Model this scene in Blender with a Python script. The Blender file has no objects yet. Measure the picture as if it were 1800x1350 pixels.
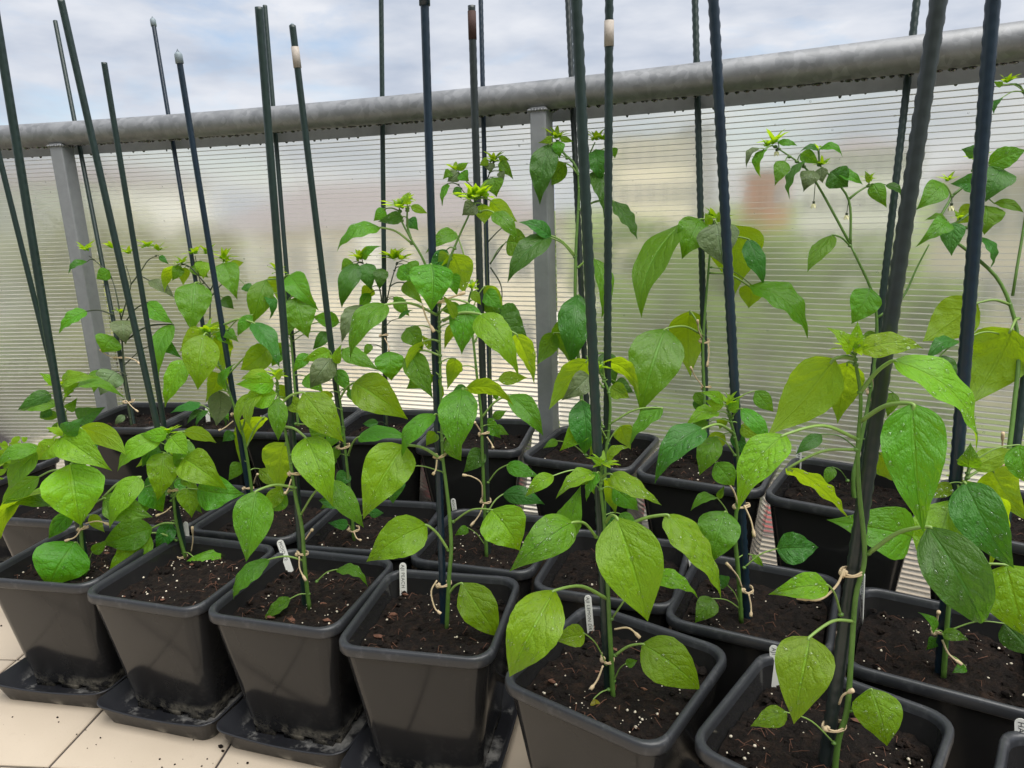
import bpy, math, random
import numpy as np
from mathutils import Vector, Matrix

rnd = random.Random(11)
PI = math.pi
SC = bpy.context.scene
COL = SC.collection

# ------------------------------------------------------------------ camera
CAM = np.array([0.0, 0.0, 0.87])
FPX = 1273.8
PITCH, ROLL, YAW = math.radians(13.954), math.radians(-2.102), math.radians(16.814)
def _basis():
    cp, sp = math.cos(PITCH), math.sin(PITCH)
    cr, sr = math.cos(ROLL), math.sin(ROLL)
    cy, sy = math.cos(YAW), math.sin(YAW)
    fw = np.array([-sy*cp, cy*cp, -sp]); r = np.array([cy, sy, 0.0]); u = np.cross(r, fw)
    return cr*r+sr*u, -sr*r+cr*u, fw
RR, UU, FW = _basis()
HF = np.array([FW[0], FW[1], 0.0]); HF /= np.linalg.norm(HF)
camd = bpy.data.cameras.new('camera')
camd.sensor_width = 36.0
camd.lens = FPX/1800*36.0
camd.clip_start = 0.02
camd.clip_end = 1500
cam = bpy.data.objects.new('camera', camd)
COL.objects.link(cam)
m = Matrix.Identity(4)
for i in range(3):
    m[i][0] = RR[i]; m[i][1] = UU[i]; m[i][2] = -FW[i]; m[i][3] = CAM[i]
cam.matrix_world = m
SC.camera = cam

# ------------------------------------------------------------------ sky, sun, exposure
SUN_EL, SUN_AZ = math.radians(66), math.radians(118)      # azimuth clockwise from +Y
w = bpy.data.worlds.new('World'); SC.world = w; w.use_nodes = True
nt = w.node_tree; nt.nodes.clear()
def wn(t, **k):
    n = nt.nodes.new(t)
    for a, b in k.items(): setattr(n, a, b)
    return n
sky = wn('ShaderNodeTexSky', sky_type='NISHITA', sun_disc=False, sun_elevation=SUN_EL, sun_rotation=SUN_AZ)
tc = wn('ShaderNodeTexCoord')
mp = wn('ShaderNodeMapping'); mp.inputs['Scale'].default_value = (1.6, 1.6, 5.2)
mp.inputs['Location'].default_value = (3.1, 0.4, 0.9)
nz = wn('ShaderNodeTexNoise'); nz.inputs['Scale'].default_value = 2.3; nz.inputs['Detail'].default_value = 7; nz.inputs['Roughness'].default_value = .58
nz.inputs['Distortion'].default_value = .35
nz2 = wn('ShaderNodeTexNoise'); nz2.inputs['Scale'].default_value = 4.1; nz2.inputs['Detail'].default_value = 5
rp = wn('ShaderNodeValToRGB'); rp.color_ramp.elements[0].position = .22; rp.color_ramp.elements[1].position = .46
rp2 = wn('ShaderNodeValToRGB'); rp2.color_ramp.elements[0].position = .30; rp2.color_ramp.elements[1].position = .68
rp2.color_ramp.elements[0].color = (3.0, 3.4, 4.15, 1); rp2.color_ramp.elements[1].color = (5.0, 5.15, 5.5, 1)
mx = wn('ShaderNodeMix', data_type='RGBA')
bg = wn('ShaderNodeBackground'); bg.inputs['Strength'].default_value = .1
ow = wn('ShaderNodeOutputWorld')
L = nt.links.new
L(tc.outputs['Generated'], mp.inputs['Vector']); L(mp.outputs['Vector'], nz.inputs['Vector']); L(mp.outputs['Vector'], nz2.inputs['Vector'])
L(nz.outputs['Fac'], rp.inputs['Fac']); L(nz2.outputs['Fac'], rp2.inputs['Fac'])
L(rp.outputs['Color'], mx.inputs['Factor']); L(sky.outputs['Color'], mx.inputs['A']); L(rp2.outputs['Color'], mx.inputs['B'])
L(mx.outputs['Result'], bg.inputs['Color']); L(bg.outputs['Background'], ow.inputs['Surface'])
sd = bpy.data.lights.new('sun', 'SUN'); sd.energy = 2.9; sd.angle = math.radians(60); sd.color = (1, .97, .92)
so = bpy.data.objects.new('sun', sd); COL.objects.link(so)
_sd = Vector((math.cos(SUN_EL)*math.sin(SUN_AZ), math.cos(SUN_EL)*math.cos(SUN_AZ), math.sin(SUN_EL)))
so.rotation_euler = _sd.to_track_quat('Z', 'Y').to_euler(); so.location = (3, 3, 6)
SC.view_settings.view_transform = 'Standard'; SC.view_settings.look = 'None'
SC.view_settings.exposure = 0.74; SC.view_settings.gamma = 1.0; SC.view_settings.use_curve_mapping = False
SC.render.engine = 'CYCLES'
SC.cycles.transparent_max_bounces = 24
SC.cycles.max_bounces = 10
SC.cycles.transmission_bounces = 8

# ------------------------------------------------------------------ projection helpers
def ray(u, v): return FW+RR*(u-900)/FPX+UU*(675-v)/FPX
def at(u, v, D):
    d = ray(u, v)
    return CAM+d*(D/float(d@HF))
def onz(u, v, z):
    d = ray(u, v)
    return CAM+d*((z-CAM[2])/d[2])
def dist(p): return float((np.asarray(p)[:2]-CAM[:2])@HF[:2])
def proj(p):
    q = np.asarray(p)-CAM; z = q@FW
    return 900+FPX*(q@RR)/z, 675-FPX*(q@UU)/z
def nrm(v): return v/(np.linalg.norm(v)+1e-12)

# ------------------------------------------------------------------ mesh helpers
class MB:
    def __init__(s): s.v = []; s.f = []; s.uv = None
    def add(s, verts, faces):
        o = len(s.v); s.v.extend([tuple(map(float, p)) for p in verts]); s.f.extend([tuple(i+o for i in f) for f in faces])
    def box(s, lo, hi):
        x0, y0, z0 = lo; x1, y1, z1 = hi
        s.add([(x0,y0,z0),(x1,y0,z0),(x1,y1,z0),(x0,y1,z0),(x0,y0,z1),(x1,y0,z1),(x1,y1,z1),(x0,y1,z1)],
              [(0,3,2,1),(4,5,6,7),(0,1,5,4),(1,2,6,5),(2,3,7,6),(3,0,4,7)])
    def tube(s, pts, rad, n=8, cap=True):
        pts = [np.asarray(p, float) for p in pts]
        if np.isscalar(rad): rad = [rad]*len(pts)
        k = len(pts); o = len(s.v); ref = None
        for i in range(k):
            d = nrm(pts[min(i+1, k-1)]-pts[max(i-1, 0)])
            if ref is None:
                ref = np.array([0, 0, 1.0]) if abs(d[2]) < .8 else np.array([1.0, 0, 0])
            a = nrm(ref-d*(ref@d)); b = np.cross(d, a); ref = a
            for j in range(n):
                t = 2*PI*j/n
                s.v.append(tuple(pts[i]+rad[i]*(math.cos(t)*a+math.sin(t)*b)))
        for i in range(k-1):
            for j in range(n):
                j2 = (j+1) % n
                s.f.append((o+i*n+j, o+i*n+j2, o+(i+1)*n+j2, o+(i+1)*n+j))
        if cap:
            s.f.append(tuple(o+j for j in range(n))[::-1]); s.f.append(tuple(o+(k-1)*n+j for j in range(n)))
    def loft(s, loops, close=True, cap0=False, cap1=False):
        o = len(s.v); n = len(loops[0])
        for l in loops: s.v.extend([tuple(map(float, p)) for p in l])
        for i in range(len(loops)-1):
            for j in range(n if close else n-1):
                j2 = (j+1) % n
                s.f.append((o+i*n+j, o+i*n+j2, o+(i+1)*n+j2, o+(i+1)*n+j))
        if cap0: s.f.append(tuple(o+j for j in range(n))[::-1])
        if cap1: s.f.append(tuple(o+(len(loops)-1)*n+j for j in range(n)))
    def blob(s, c, r, sc=(1, 1, 1), jit=.25):
        t = (1+5**.5)/2
        V = [(-1,t,0),(1,t,0),(-1,-t,0),(1,-t,0),(0,-1,t),(0,1,t),(0,-1,-t),(0,1,-t),(t,0,-1),(t,0,1),(-t,0,-1),(-t,0,1)]
        Fc = [(0,11,5),(0,5,1),(0,1,7),(0,7,10),(0,10,11),(1,5,9),(5,11,4),(11,10,2),(10,7,6),(7,1,8),(3,9,4),(3,4,2),(3,2,6),(3,6,8),(3,8,9),(4,9,5),(2,4,11),(6,2,10),(8,6,7),(9,8,1)]
        s.add([tuple(c[i]+r*sc[i]*p[i]/1.9*(1+rnd.uniform(-jit, jit)) for i in range(3)) for p in V], Fc)
    def mesh(s, name, smooth=True):
        me = bpy.data.meshes.new(name); me.from_pydata(s.v, [], s.f)
        if s.uv is not None:
            l = me.uv_layers.new(name='UVMap')
            vi = np.empty(len(me.loops), int); me.loops.foreach_get('vertex_index', vi)
            l.data.foreach_set('uv', np.asarray(s.uv, float)[vi].ravel())
        if smooth: me.polygons.foreach_set('use_smooth', [True]*len(me.polygons))
        me.update()
        return me
    def build(s, name, mat, parent=None, smooth=True):
        me = s.mesh(name, smooth); me.materials.append(mat)
        o = bpy.data.objects.new(name, me); COL.objects.link(o)
        if parent is not None:
            o.parent = parent; o.matrix_parent_inverse = Matrix.Translation(-Vector(parent.location))
        return o
def empty(name, loc):
    o = bpy.data.objects.new(name, None); o.location = tuple(map(float, loc)); o.empty_display_size = .05; COL.objects.link(o); return o
def tag(o, label=None, cat=None, group=None, kind=None):
    if label: o['label'] = label
    if cat: o['category'] = cat
    if group: o['group'] = group
    if kind: o['kind'] = kind
    return o
def spline(P, n):
    P = [np.asarray(p, float) for p in P]
    if len(P) == 2: return [P[0]+(P[1]-P[0])*i/n for i in range(n+1)]
    Q = [2*P[0]-P[1]]+P+[2*P[-1]-P[-2]]; out = []
    for i in range(1, len(Q)-2):
        for k in range(n):
            t = k/n; a, b, c, d = Q[i-1:i+3]
            out.append(.5*((2*b)+(c-a)*t+(2*a-5*b+4*c-d)*t*t+(3*b-a-3*c+d)*t**3))
    out.append(P[-1]); return out

# ------------------------------------------------------------------ materials
M = {}
class NT:
    def __init__(s, name):
        m = bpy.data.materials.new(name); m.use_nodes = True; s.m = m; s.t = m.node_tree; s.t.nodes.clear()
        s.out = s.n('ShaderNodeOutputMaterial'); M[name] = m
    def n(s, t, **k):
        x = s.t.nodes.new(t)
        for a, b in k.items():
            if a.startswith('_'): x.inputs[a[1:].replace('_', ' ')].default_value = b
            else: setattr(x, a, b)
        return x
    def l(s, a, b): s.t.links.new(a, b)
    def math(s, op, a, b=None, c=None):
        x = s.n('ShaderNodeMath', operation=op)
        for i, q in enumerate((a, b, c)):
            if q is None: continue
            if isinstance(q, (int, float)): x.inputs[i].default_value = q
            else: s.l(q, x.inputs[i])
        return x.outputs[0]
    def ramp(s, fac, stops):
        x = s.n('ShaderNodeValToRGB'); e = x.color_ramp.elements
        while len(e) < len(stops): e.new(.5)
        for i, (p, c) in enumerate(stops):
            e[i].position = p; e[i].color = (*c, 1) if not isinstance(c, (int, float)) else (c, c, c, 1)
        s.l(fac, x.inputs['Fac']); return x.outputs['Color']
    def mix(s, f, a, b):
        x = s.n('ShaderNodeMix', data_type='RGBA')
        for q, nm in ((f, 'Factor'), (a, 'A'), (b, 'B')):
            i = x.inputs[nm]
            if isinstance(q, (int, float)): i.default_value = q
            elif isinstance(q, tuple): i.default_value = (*q, 1)
            else: s.l(q, i)
        return x.outputs['Result']
    def noise(s, scale, detail=4, rough=.5, vec=None, dist=0):
        x = s.n('ShaderNodeTexNoise', _Scale=scale, _Detail=detail, _Roughness=rough, _Distortion=dist)
        if vec is not None: s.l(vec, x.inputs['Vector'])
        return x.outputs['Fac']
    def obj(s): return s.n('ShaderNodeTexCoord').outputs['Object']
    def gen(s): return s.n('ShaderNodeNewGeometry').outputs['Position']
    def bump(s, h, strength=.3, dist=.002):
        x = s.n('ShaderNodeBump', _Strength=strength, _Distance=dist); s.l(h, x.inputs['Height']); return x.outputs['Normal']
    def pbsdf(s, col, rough=.5, metal=0., spec=.5, normal=None, **k):
        p = s.n('ShaderNodeBsdfPrincipled')
        for q, nm in ((col, 'Base Color'), (rough, 'Roughness'), (metal, 'Metallic'), (spec, 'Specular IOR Level')):
            i = p.inputs[nm]
            if isinstance(q, (int, float)): i.default_value = q
            elif isinstance(q, tuple): i.default_value = (*q, 1)
            else: s.l(q, i)
        if normal is not None: s.l(normal, p.inputs['Normal'])
        for a, b in k.items(): p.inputs[a.replace('_', ' ')].default_value = b
        return p.outputs['BSDF']
    def done(s, sh): s.l(sh, s.out.inputs['Surface']); return s.m

def leaf_mat(name, top, under, trans, tfac=.42, rough=.33, crinkle=1.0):
    t = NT(name)
    uv = t.n('ShaderNodeUVMap').outputs['UV']
    sp = t.n('ShaderNodeSeparateXYZ'); t.l(uv, sp.inputs[0])
    x = t.math('MULTIPLY', t.math('ABSOLUTE', t.math('SUBTRACT', sp.outputs['X'], .5)), 2.0)
    v = sp.outputs['Y']
    oi = t.n('ShaderNodeObjectInfo').outputs['Random']
    wob = t.math('MULTIPLY', t.noise(5, 3, .5, uv), 1.3)
    ph = t.math('ADD', t.math('SUBTRACT', t.math('MULTIPLY', t.math('POWER', v, .85), t.math('ADD', t.math('MULTIPLY', oi, 2.5), 5.0)), t.math('MULTIPLY', t.math('POWER', x, 1.25), 1.7)), t.math('ADD', wob, t.math('MULTIPLY', sp.outputs['X'], .45)))
    fr = t.math('ABSOLUTE', t.math('SUBTRACT', t.math('FRACT', ph), .5))
    lat = t.ramp(fr, [(0., 1.), (.045, .55), (.11, 0.)])
    mid = t.ramp(x, [(0., 1.), (.03, .9), (.07, 0.)])
    vein = t.math('MAXIMUM', lat, mid)
    nz = t.noise(6, 4, .55, uv)
    nf = t.noise(26, 3, .6, uv)
    qu = t.ramp(fr, [(0., 0.), (.2, .75), (.5, 1.)])
    hgt = t.math('ADD', t.math('MULTIPLY', t.math('MULTIPLY', qu, t.ramp(x, [(.0, 0.), (.25, 1.), (.85, .6), (1., 0.)])), .30), t.math('ADD', t.math('MULTIPLY', mid, -.35), t.math('ADD', t.math('MULTIPLY', nz, .9), t.math('MULTIPLY', nf, .48))))
    nrmn = t.bump(hgt, .95*crinkle, .0048)
    geo = t.n('ShaderNodeNewGeometry')
    var = t.mix(t.math('MULTIPLY', nz, .6), top, tuple(c*f for c, f in zip(top, (1.5, 1.3, 1.1))))
    hs = t.n('ShaderNodeHueSaturation', _Saturation=1.0); t.l(var, hs.inputs['Color'])
    t.l(t.math('ADD', t.math('MULTIPLY', oi, .045), .478), hs.inputs['Hue']); t.l(t.math('ADD', t.math('MULTIPLY', oi, .5), .78), hs.inputs['Value'])
    tv = t.mix(t.math('MULTIPLY', t.math('MAXIMUM', t.math('MULTIPLY', lat, .4), mid), .45), hs.outputs['Color'], tuple(min(1, c*1.8+.025) for c in top))
    uvc = t.mix(t.math('MULTIPLY', vein, .5), under, tuple(min(1, c*1.35+.02) for c in under))
    col = t.mix(geo.outputs['Backfacing'], tv, uvc)
    rg = t.mix(geo.outputs['Backfacing'], (rough,)*3, (.6,)*3)
    pb = t.pbsdf(col, rg, 0, .42, nrmn, Coat_Weight=.2, Coat_Roughness=.2)
    tl = t.n('ShaderNodeBsdfTranslucent')
    t.l(t.mix(t.math('MULTIPLY', vein, .35), trans, tuple(c*.62 for c in trans)), tl.inputs['Color']); t.l(nrmn, tl.inputs['Normal'])
    ms = t.n('ShaderNodeMixShader'); ms.inputs[0].default_value = tfac
    t.l(pb, ms.inputs[1]); t.l(tl.outputs[0], ms.inputs[2])
    return t.done(ms.outputs[0])
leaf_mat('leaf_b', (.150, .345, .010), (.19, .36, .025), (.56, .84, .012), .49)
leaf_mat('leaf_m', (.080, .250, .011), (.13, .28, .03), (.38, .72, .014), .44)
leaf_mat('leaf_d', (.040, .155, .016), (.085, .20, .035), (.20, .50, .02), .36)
leaf_mat('leaf_y', (.20, .40, .012), (.22, .39, .025), (.56, .80, .012), .56, .42, .8)
leaf_mat('leaf_g', (.13, .20, .085), (.22, .28, .14), (.30, .42, .14), .30, .5)
leaf_mat('leaf_o', (.30, .25, .02), (.30, .25, .04), (.5, .4, .02), .4)
def simple(name, col, rough=.5, metal=0., spec=.5, nscale=None, namp=.25, bump=None, bdist=.001, **k):
    t = NT(name); v = t.obj()
    c = col
    if nscale: c = t.mix(t.noise(nscale, 5, .6, v), tuple(q*(1-namp) for q in col), tuple(min(1, q*(1+namp)) for q in col))
    nn = t.bump(t.noise(bump, 4, .6, v), .5, bdist) if bump else None
    return t.done(t.pbsdf(c, rough, metal, spec, nn, **k))
simple('stem', (.10, .20, .035), .42, nscale=60, namp=.45, bump=350, bdist=.0008)
simple('stem_pale', (.20, .32, .07), .45, nscale=60, namp=.25)
simple('stem_dark', (.030, .045, .018), .5, nscale=60, namp=.35)
simple('shoot', (.26, .42, .03), .45, nscale=90)
simple('petal', (.72, .70, .42), .6)
simple('raffia', (.60, .46, .29), .75, nscale=300, namp=.3, bump=700, bdist=.0004)
simple('stake_green', (.014, .030, .026), .36, nscale=40, namp=.35)
simple('stake_grey', (.022, .030, .030), .36, nscale=40, namp=.3)
simple('stake_blue', (.009, .022, .038), .33, nscale=40, namp=.3)
simple('cap_grey', (.22, .27, .30), .5)
simple('rust', (.055, .026, .02), .8, nscale=90, namp=.5)
simple('sticker', (.42, .37, .32), .6, nscale=200, namp=.4)
simple('ink', (.03, .03, .035), .7)
simple('label_white', (.74, .73, .70), .42, nscale=25, namp=.1)
simple('perlite', (.62, .55, .44), .8, nscale=160, namp=.4)
simple('bark', (.14, .06, .035), .8, nscale=40, namp=.5)
simple('wood_grey', (.27, .22, .17), .8, nscale=14, namp=.5, bump=60, bdist=.003)
simple('grout', (.035, .028, .026), .8, nscale=30, namp=.3)

t = NT('pot'); v = t.obj()
n1 = t.noise(5, 5, .65, v); n2 = t.noise(55, 4, .7, v)
base = t.mix(n1, (.016, .0158, .0165), (.026, .0255, .026))
dust = t.ramp(t.math('MULTIPLY', n1, n2), [(.30, 0.), (.46, 1.)])
base = t.mix(t.math('MULTIPLY', dust, .10), base, (.16, .15, .14))
sp = t.n('ShaderNodeSeparateXYZ'); t.l(v, sp.inputs[0])
lime = t.math('MULTIPLY', t.ramp(sp.outputs['Z'], [(0., 1.), (.022, .8), (.034, 0.)]), t.ramp(t.noise(24, 5, .7, v), [(.45, 0.), (.62, 1.)]))
base = t.mix(t.math('MULTIPLY', lime, .75), base, (.42, .38, .30))
t.done(t.pbsdf(base, t.ramp(n1, [(0., .09), (1., .19)]), 0, .34, t.bump(t.noise(300, 2, .5, v), .04, .0002)))
t = NT('pot_rim'); v = t.obj(); n1 = t.noise(90, 4, .6, v)
sp = t.n('ShaderNodeSeparateXYZ'); t.l(v, sp.inputs[0])
sc = t.ramp(t.noise(38, 6, .75, v), [(.55, 0.), (.72, 1.)])
t.done(t.pbsdf(t.mix(t.math('MULTIPLY', sc, .35), (.030, .032, .037), (.16, .16, .17)), t.ramp(n1, [(0., .26), (1., .46)]), 0, .5, t.bump(n1, .15, .0005)))
t = NT('tray'); v = t.obj(); n1 = t.noise(11, 6, .7, v); sp = t.n('ShaderNodeSeparateXYZ'); t.l(v, sp.inputs[0])
salt = t.math('MULTIPLY', t.ramp(t.noise(17, 6, .72, v), [(.50, 0.), (.66, 1.)]), t.ramp(sp.outputs['Z'], [(.004, 1.), (.012, .25), (.022, 0.)]))
t.done(t.pbsdf(t.mix(t.math('MULTIPLY', salt, .8), (.020, .021, .025), (.50, .49, .46)), t.ramp(n1, [(.2, .25), (.8, .55)]), 0, .5, t.bump(n1, .2, .001)))

t = NT('soil'); v = t.gen()
n1 = t.noise(60, 6, .7, v); n2 = t.noise(260, 4, .7, v); n3 = t.noise(16, 3, .5, v)
c = t.ramp(n1, [(.28, (.0022, .0014, .0011)), (.5, (.011, .0066, .0047)), (.74, (.040, .0215, .0130))])
c = t.mix(t.ramp(n3, [(.35, 0.), (.7, .5)]), c, (.0045, .003, .0024))
t.done(t.pbsdf(c, .8, 0, .25, t.bump(t.math('ADD', t.math('MULTIPLY', n1, 1.0), t.math('MULTIPLY', n2, .5)), 1.0, .009)))

t = NT('galvanised'); v = t.gen()
vo = t.n('ShaderNodeTexVoronoi', _Scale=70.0); t.l(v, vo.inputs['Vector'])
nn = t.noise(22, 6, .65, v, .8)
sep = t.n('ShaderNodeSeparateColor'); t.l(vo.outputs['Color'], sep.inputs[0])
k = t.math('ADD', t.math('MULTIPLY', sep.outputs[0], .35), t.math('MULTIPLY', nn, .9))
t.done(t.pbsdf(t.ramp(k, [(.25, (.20, .205, .21)), (.6, (.26, .265, .27)), (.95, (.35, .355, .365))]), t.ramp(k, [(.2, .42), (.9, .58)]), .6, .5, t.bump(nn, .25, .0015)))

simple('galvanised_matte', (.30, .31, .325), .55, .35, nscale=45, namp=.2, bump=90, bdist=.0008)
t = NT('tile'); v = t.gen(); oi = t.n('ShaderNodeObjectInfo').outputs['Random']
n1 = t.noise(6, 5, .6, v); n2 = t.noise(420, 3, .6, v); n3 = t.noise(30, 6, .7, v)
c = t.mix(n1, (.455, .38, .29), (.55, .465, .365))
c = t.mix(t.math('MULTIPLY', oi, .3), c, (.49, .42, .33))
c = t.mix(t.ramp(n2, [(.64, 0.), (.76, .45)]), c, (.22, .16, .11))
c = t.mix(t.ramp(n3, [(.6, 0.), (.8, .3)]), c, (.36, .29, .22))
t.done(t.pbsdf(c, t.ramp(n1, [(.3, .42), (.7, .6)]), 0, .5, t.bump(n3, .08, .0006)))

t = NT('rail_water'); g = t.n('ShaderNodeBsdfGlass', _IOR=1.33, _Roughness=0.0); g.inputs[0].default_value = (.3, .3, .3, 1); t.done(g.outputs[0])
t = NT('water')
tr = t.n('ShaderNodeBsdfTransparent'); gl = t.n('ShaderNodeBsdfGlossy', _Roughness=.06); fz = t.n('ShaderNodeFresnel', _IOR=1.6)
m2 = t.n('ShaderNodeMixShader'); t.l(t.math('MINIMUM', t.math('ADD', t.math('MULTIPLY', fz.outputs[0], .62), .015), 1.0), m2.inputs[0]); t.l(tr.outputs[0], m2.inputs[1]); t.l(gl.outputs[0], m2.inputs[2])
t.done(m2.outputs[0])

def poly_mat(name, ftr, frf, rough, tint, wr):
    t = NT(name); v = t.gen()
    tr = t.n('ShaderNodeBsdfTransparent'); tr.inputs[0].default_value = (*tint, 1)
    tl = t.n('ShaderNodeBsdfTranslucent'); tl.inputs[0].default_value = (.96, .93, .85, 1)
    rf = t.n('ShaderNodeBsdfRefraction', _Roughness=rough, _IOR=1.12); rf.inputs[0].default_value = (*tint, 1)
    bn = t.bump(t.noise(wr, 2, .5, v), .25, .004); t.l(bn, rf.inputs['Normal'])
    a = t.n('ShaderNodeMixShader'); a.inputs[0].default_value = frf; t.l(tr.outputs[0], a.inputs[1]); t.l(rf.outputs[0], a.inputs[2])
    b = t.n('ShaderNodeMixShader'); b.inputs[0].default_value = 1-ftr; t.l(a.outputs[0], b.inputs[1]); t.l(tl.outputs[0], b.inputs[2])
    gl = t.n('ShaderNodeBsdfGlossy', _Roughness=.12); fz = t.n('ShaderNodeFresnel', _IOR=1.45); t.l(bn, gl.inputs['Normal'])
    e = t.n('ShaderNodeMixShader'); t.l(fz.outputs[0], e.inputs[0]); t.l(b.outputs[0], e.inputs[1]); t.l(gl.outputs[0], e.inputs[2])
    return t.done(e.outputs[0])
poly_mat('poly_skin', .82, .90, .30, (.99, .975, .92), 25)
poly_mat('poly_front', .975, .0, .1, (.99, .985, .97), 25)
t = NT('poly_rib')
tl = t.n('ShaderNodeBsdfTranslucent'); tl.inputs[0].default_value = (.97, .96, .94, 1)
df = t.n('ShaderNodeBsdfDiffuse'); df.inputs[0].default_value = (.97, .96, .94, 1)
tr = t.n('ShaderNodeBsdfTransparent')
a = t.n('ShaderNodeMixShader'); a.inputs[0].default_value = .55; t.l(tl.outputs[0], a.inputs[1]); t.l(df.outputs[0], a.inputs[2])
b = t.n('ShaderNodeMixShader'); b.inputs[0].default_value = .03; t.l(a.outputs[0], b.inputs[1]); t.l(tr.outputs[0], b.inputs[2])
t.done(b.outputs[0])

# ------------------------------------------------------------------ layout
RIMZ = .25; DB = .1114; POTH = .244; S = .24
POTS = {
 'F1': (-1.18, .988, 5.0), 'F2': (-.927, .975, -.5), 'F3': (-.677, .972, .6), 'F4': (-.430, .950, 4.6), 'F5': (-.128, .875, -20.), 'F6': (.129, .806, -23.7), 'F7': (.399, .715, -22.),
 'M0': (-1.43, 1.202, 4.2), 'M1': (-1.171, 1.232, .6), 'M2': (-.925, 1.235, .4), 'M3': (-.676, 1.225, 4.3), 'M4': (-.425, 1.212, -1.), 'M5': (-.174, 1.162, -3.5), 'M6': (.060, 1.100, -10.6), 'M7': (.306, 1.034, -14.3),
 'B0': (-1.494, 1.496, 8.), 'B1': (-1.256, 1.522, 5.), 'B2': (-1.022, 1.535, 5.3), 'B3': (-.785, 1.539, 4.6), 'B4': (-.540, 1.503, 5.), 'B5': (-.266, 1.462, -10.1), 'B6': (-.020, 1.405, -12.9), 'B7': (.219, 1.329, -17.3), 'B8': (.455, 1.252, -21.),
 'S0': (-1.842, 1.33, 0.)}
ORD = ['first', 'second', 'third', 'fourth', 'fifth', 'sixth', 'seventh', 'eighth', 'ninth']
def where(k):
    if k == 'S0': return 'seedling pot at the row end'
    n = int(k[1]); row = {'F': 'front-row', 'M': 'middle-row', 'B': 'raised-row'}[k[0]]
    if k[0] == 'F': n -= 1
    return f'{ORD[n]} {row} pot from the seedling end'
def rimz(k): return RIMZ+(DB if k[0] == 'B' else 0)
def PD(k): return dist(POTS[k])

# ------------------------------------------------------------------ terrace floor with tiles
floor = MB(); floor.box((-3.4, -2.6, -.22), (2.6, 1.86, -.004))
FL = tag(floor.build('terrace_floor', M['grout'], None, False), kind='structure')
ang = math.radians(11.3); TS = .28
tl = MB(); h = TS/2-.0022; b = .002
tl.loft([[(-h,-h,-.006),(h,-h,-.006),(h,h,-.006),(-h,h,-.006)],[(-h,-h,-b),(h,-h,-b),(h,h,-b),(-h,h,-b)],[(-h+b,-h+b,0),(h-b,-h+b,0),(h-b,h-b,0),(-h+b,h-b,0)]], cap1=True)
tme = tl.mesh('tile', False); tme.materials.append(M['tile'])
ca, sa = math.cos(ang), math.sin(ang)
cnt = 0
for i in range(-14, 12):
    for j in range(-14, 9):
        a_ = -.878+.28*(i+.5); b_ = 1.21+.28*(j+.5)
        x, y = a_*ca-b_*sa, a_*sa+b_*ca
        if not (-2.4 < x < 1.0 and -1.35 < y < 1.75): continue
        if cnt >= 295: continue
        o = bpy.data.objects.new('tile', tme); COL.objects.link(o); o.location = (x, y, rnd.uniform(-.0005, .0003)); o.rotation_euler = (0, 0, ang); o.parent = FL
        cnt += 1

hw_ = MB(); hw_.box((-6, -3.0, -7), (6, -2.65, 4.2)); simple('render_wall', (.46, .46, .46), .9, nscale=3, namp=.1)
tag(hw_.build('house_wall', M['render_wall'], None, False), kind='structure')
# ------------------------------------------------------------------ railing on an arc
KR, TH0, YR, ZR, DR = .18477, math.radians(-11.498), 1.5495, .2234+.87, .0613
def arcp(s, off=0., z=0.):
    a = TH0-KR*s
    x = -(math.sin(a)-math.sin(TH0))/KR; y = YR+(math.cos(a)-math.cos(TH0))/KR
    return np.array([x-off*math.sin(a), y+off*math.cos(a), z]), a
rail = empty('balcony_railing', arcp(-.41)[0])
tag(rail, 'curved balcony railing with galvanised round handrail, posts and ribbed clear plastic sheet', 'railing')
SS = np.linspace(-3.2, 1.5, 95)
hr = MB(); hr.tube([arcp(s, 0, ZR)[0] for s in SS], DR/2, 28); hr.build('handrail', M['galvanised'], rail)
def sweep(mb, o0, o1, z0, z1, ss):
    mb.loft([[arcp(s, o0, z0)[0], arcp(s, o1, z0)[0], arcp(s, o1, z1)[0], arcp(s, o0, z1)[0]] for s in ss], cap0=True, cap1=True)
tb = MB(); sweep(tb, .0465, .0545, 1.0440, 1.092, SS); tb.build('top_bar', M['galvanised_matte'], rail, False)
for s0 in (-1.735, -.405):
    c0, a = arcp(s0); tx = np.array([math.cos(a), math.sin(a), 0]); ny = np.array([-math.sin(a), math.cos(a), 0])
    po = MB(); r = .004; hw, hd = .0185, .023
    ring = []
    for (sx, sy) in ((-1,-1),(1,-1),(1,1),(-1,1)):
        for q in range(4):
            t_ = (q/3)*PI/2+{(-1,-1):PI,(1,-1):1.5*PI,(1,1):0,(-1,1):.5*PI}[(sx,sy)]
            ring.append((sx*(hw-r)+r*math.cos(t_), sy*(hd-r)+r*math.sin(t_)))
    po.loft([[c0+tx*x+ny*y+np.array([0, 0, z]) for x, y in ring] for z in (.0, .3, .7, ZR-.025)], cap0=True, cap1=True)
    pst = po.build('post', M['galvanised_matte'], rail, False)
    wl = MB()
    for k in range(26):
        t_ = 2*PI*k/26; p = c0+tx*hw*1.06*max(-1, min(1, 1.5*math.cos(t_)))+ny*hd*1.06*max(-1, min(1, 1.5*math.sin(t_)))
        wl.blob(p+np.array([0, 0, ZR-.031]), .0038, jit=.3)
    wl.build('weld_bead', M['galvanised'], pst)
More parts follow.
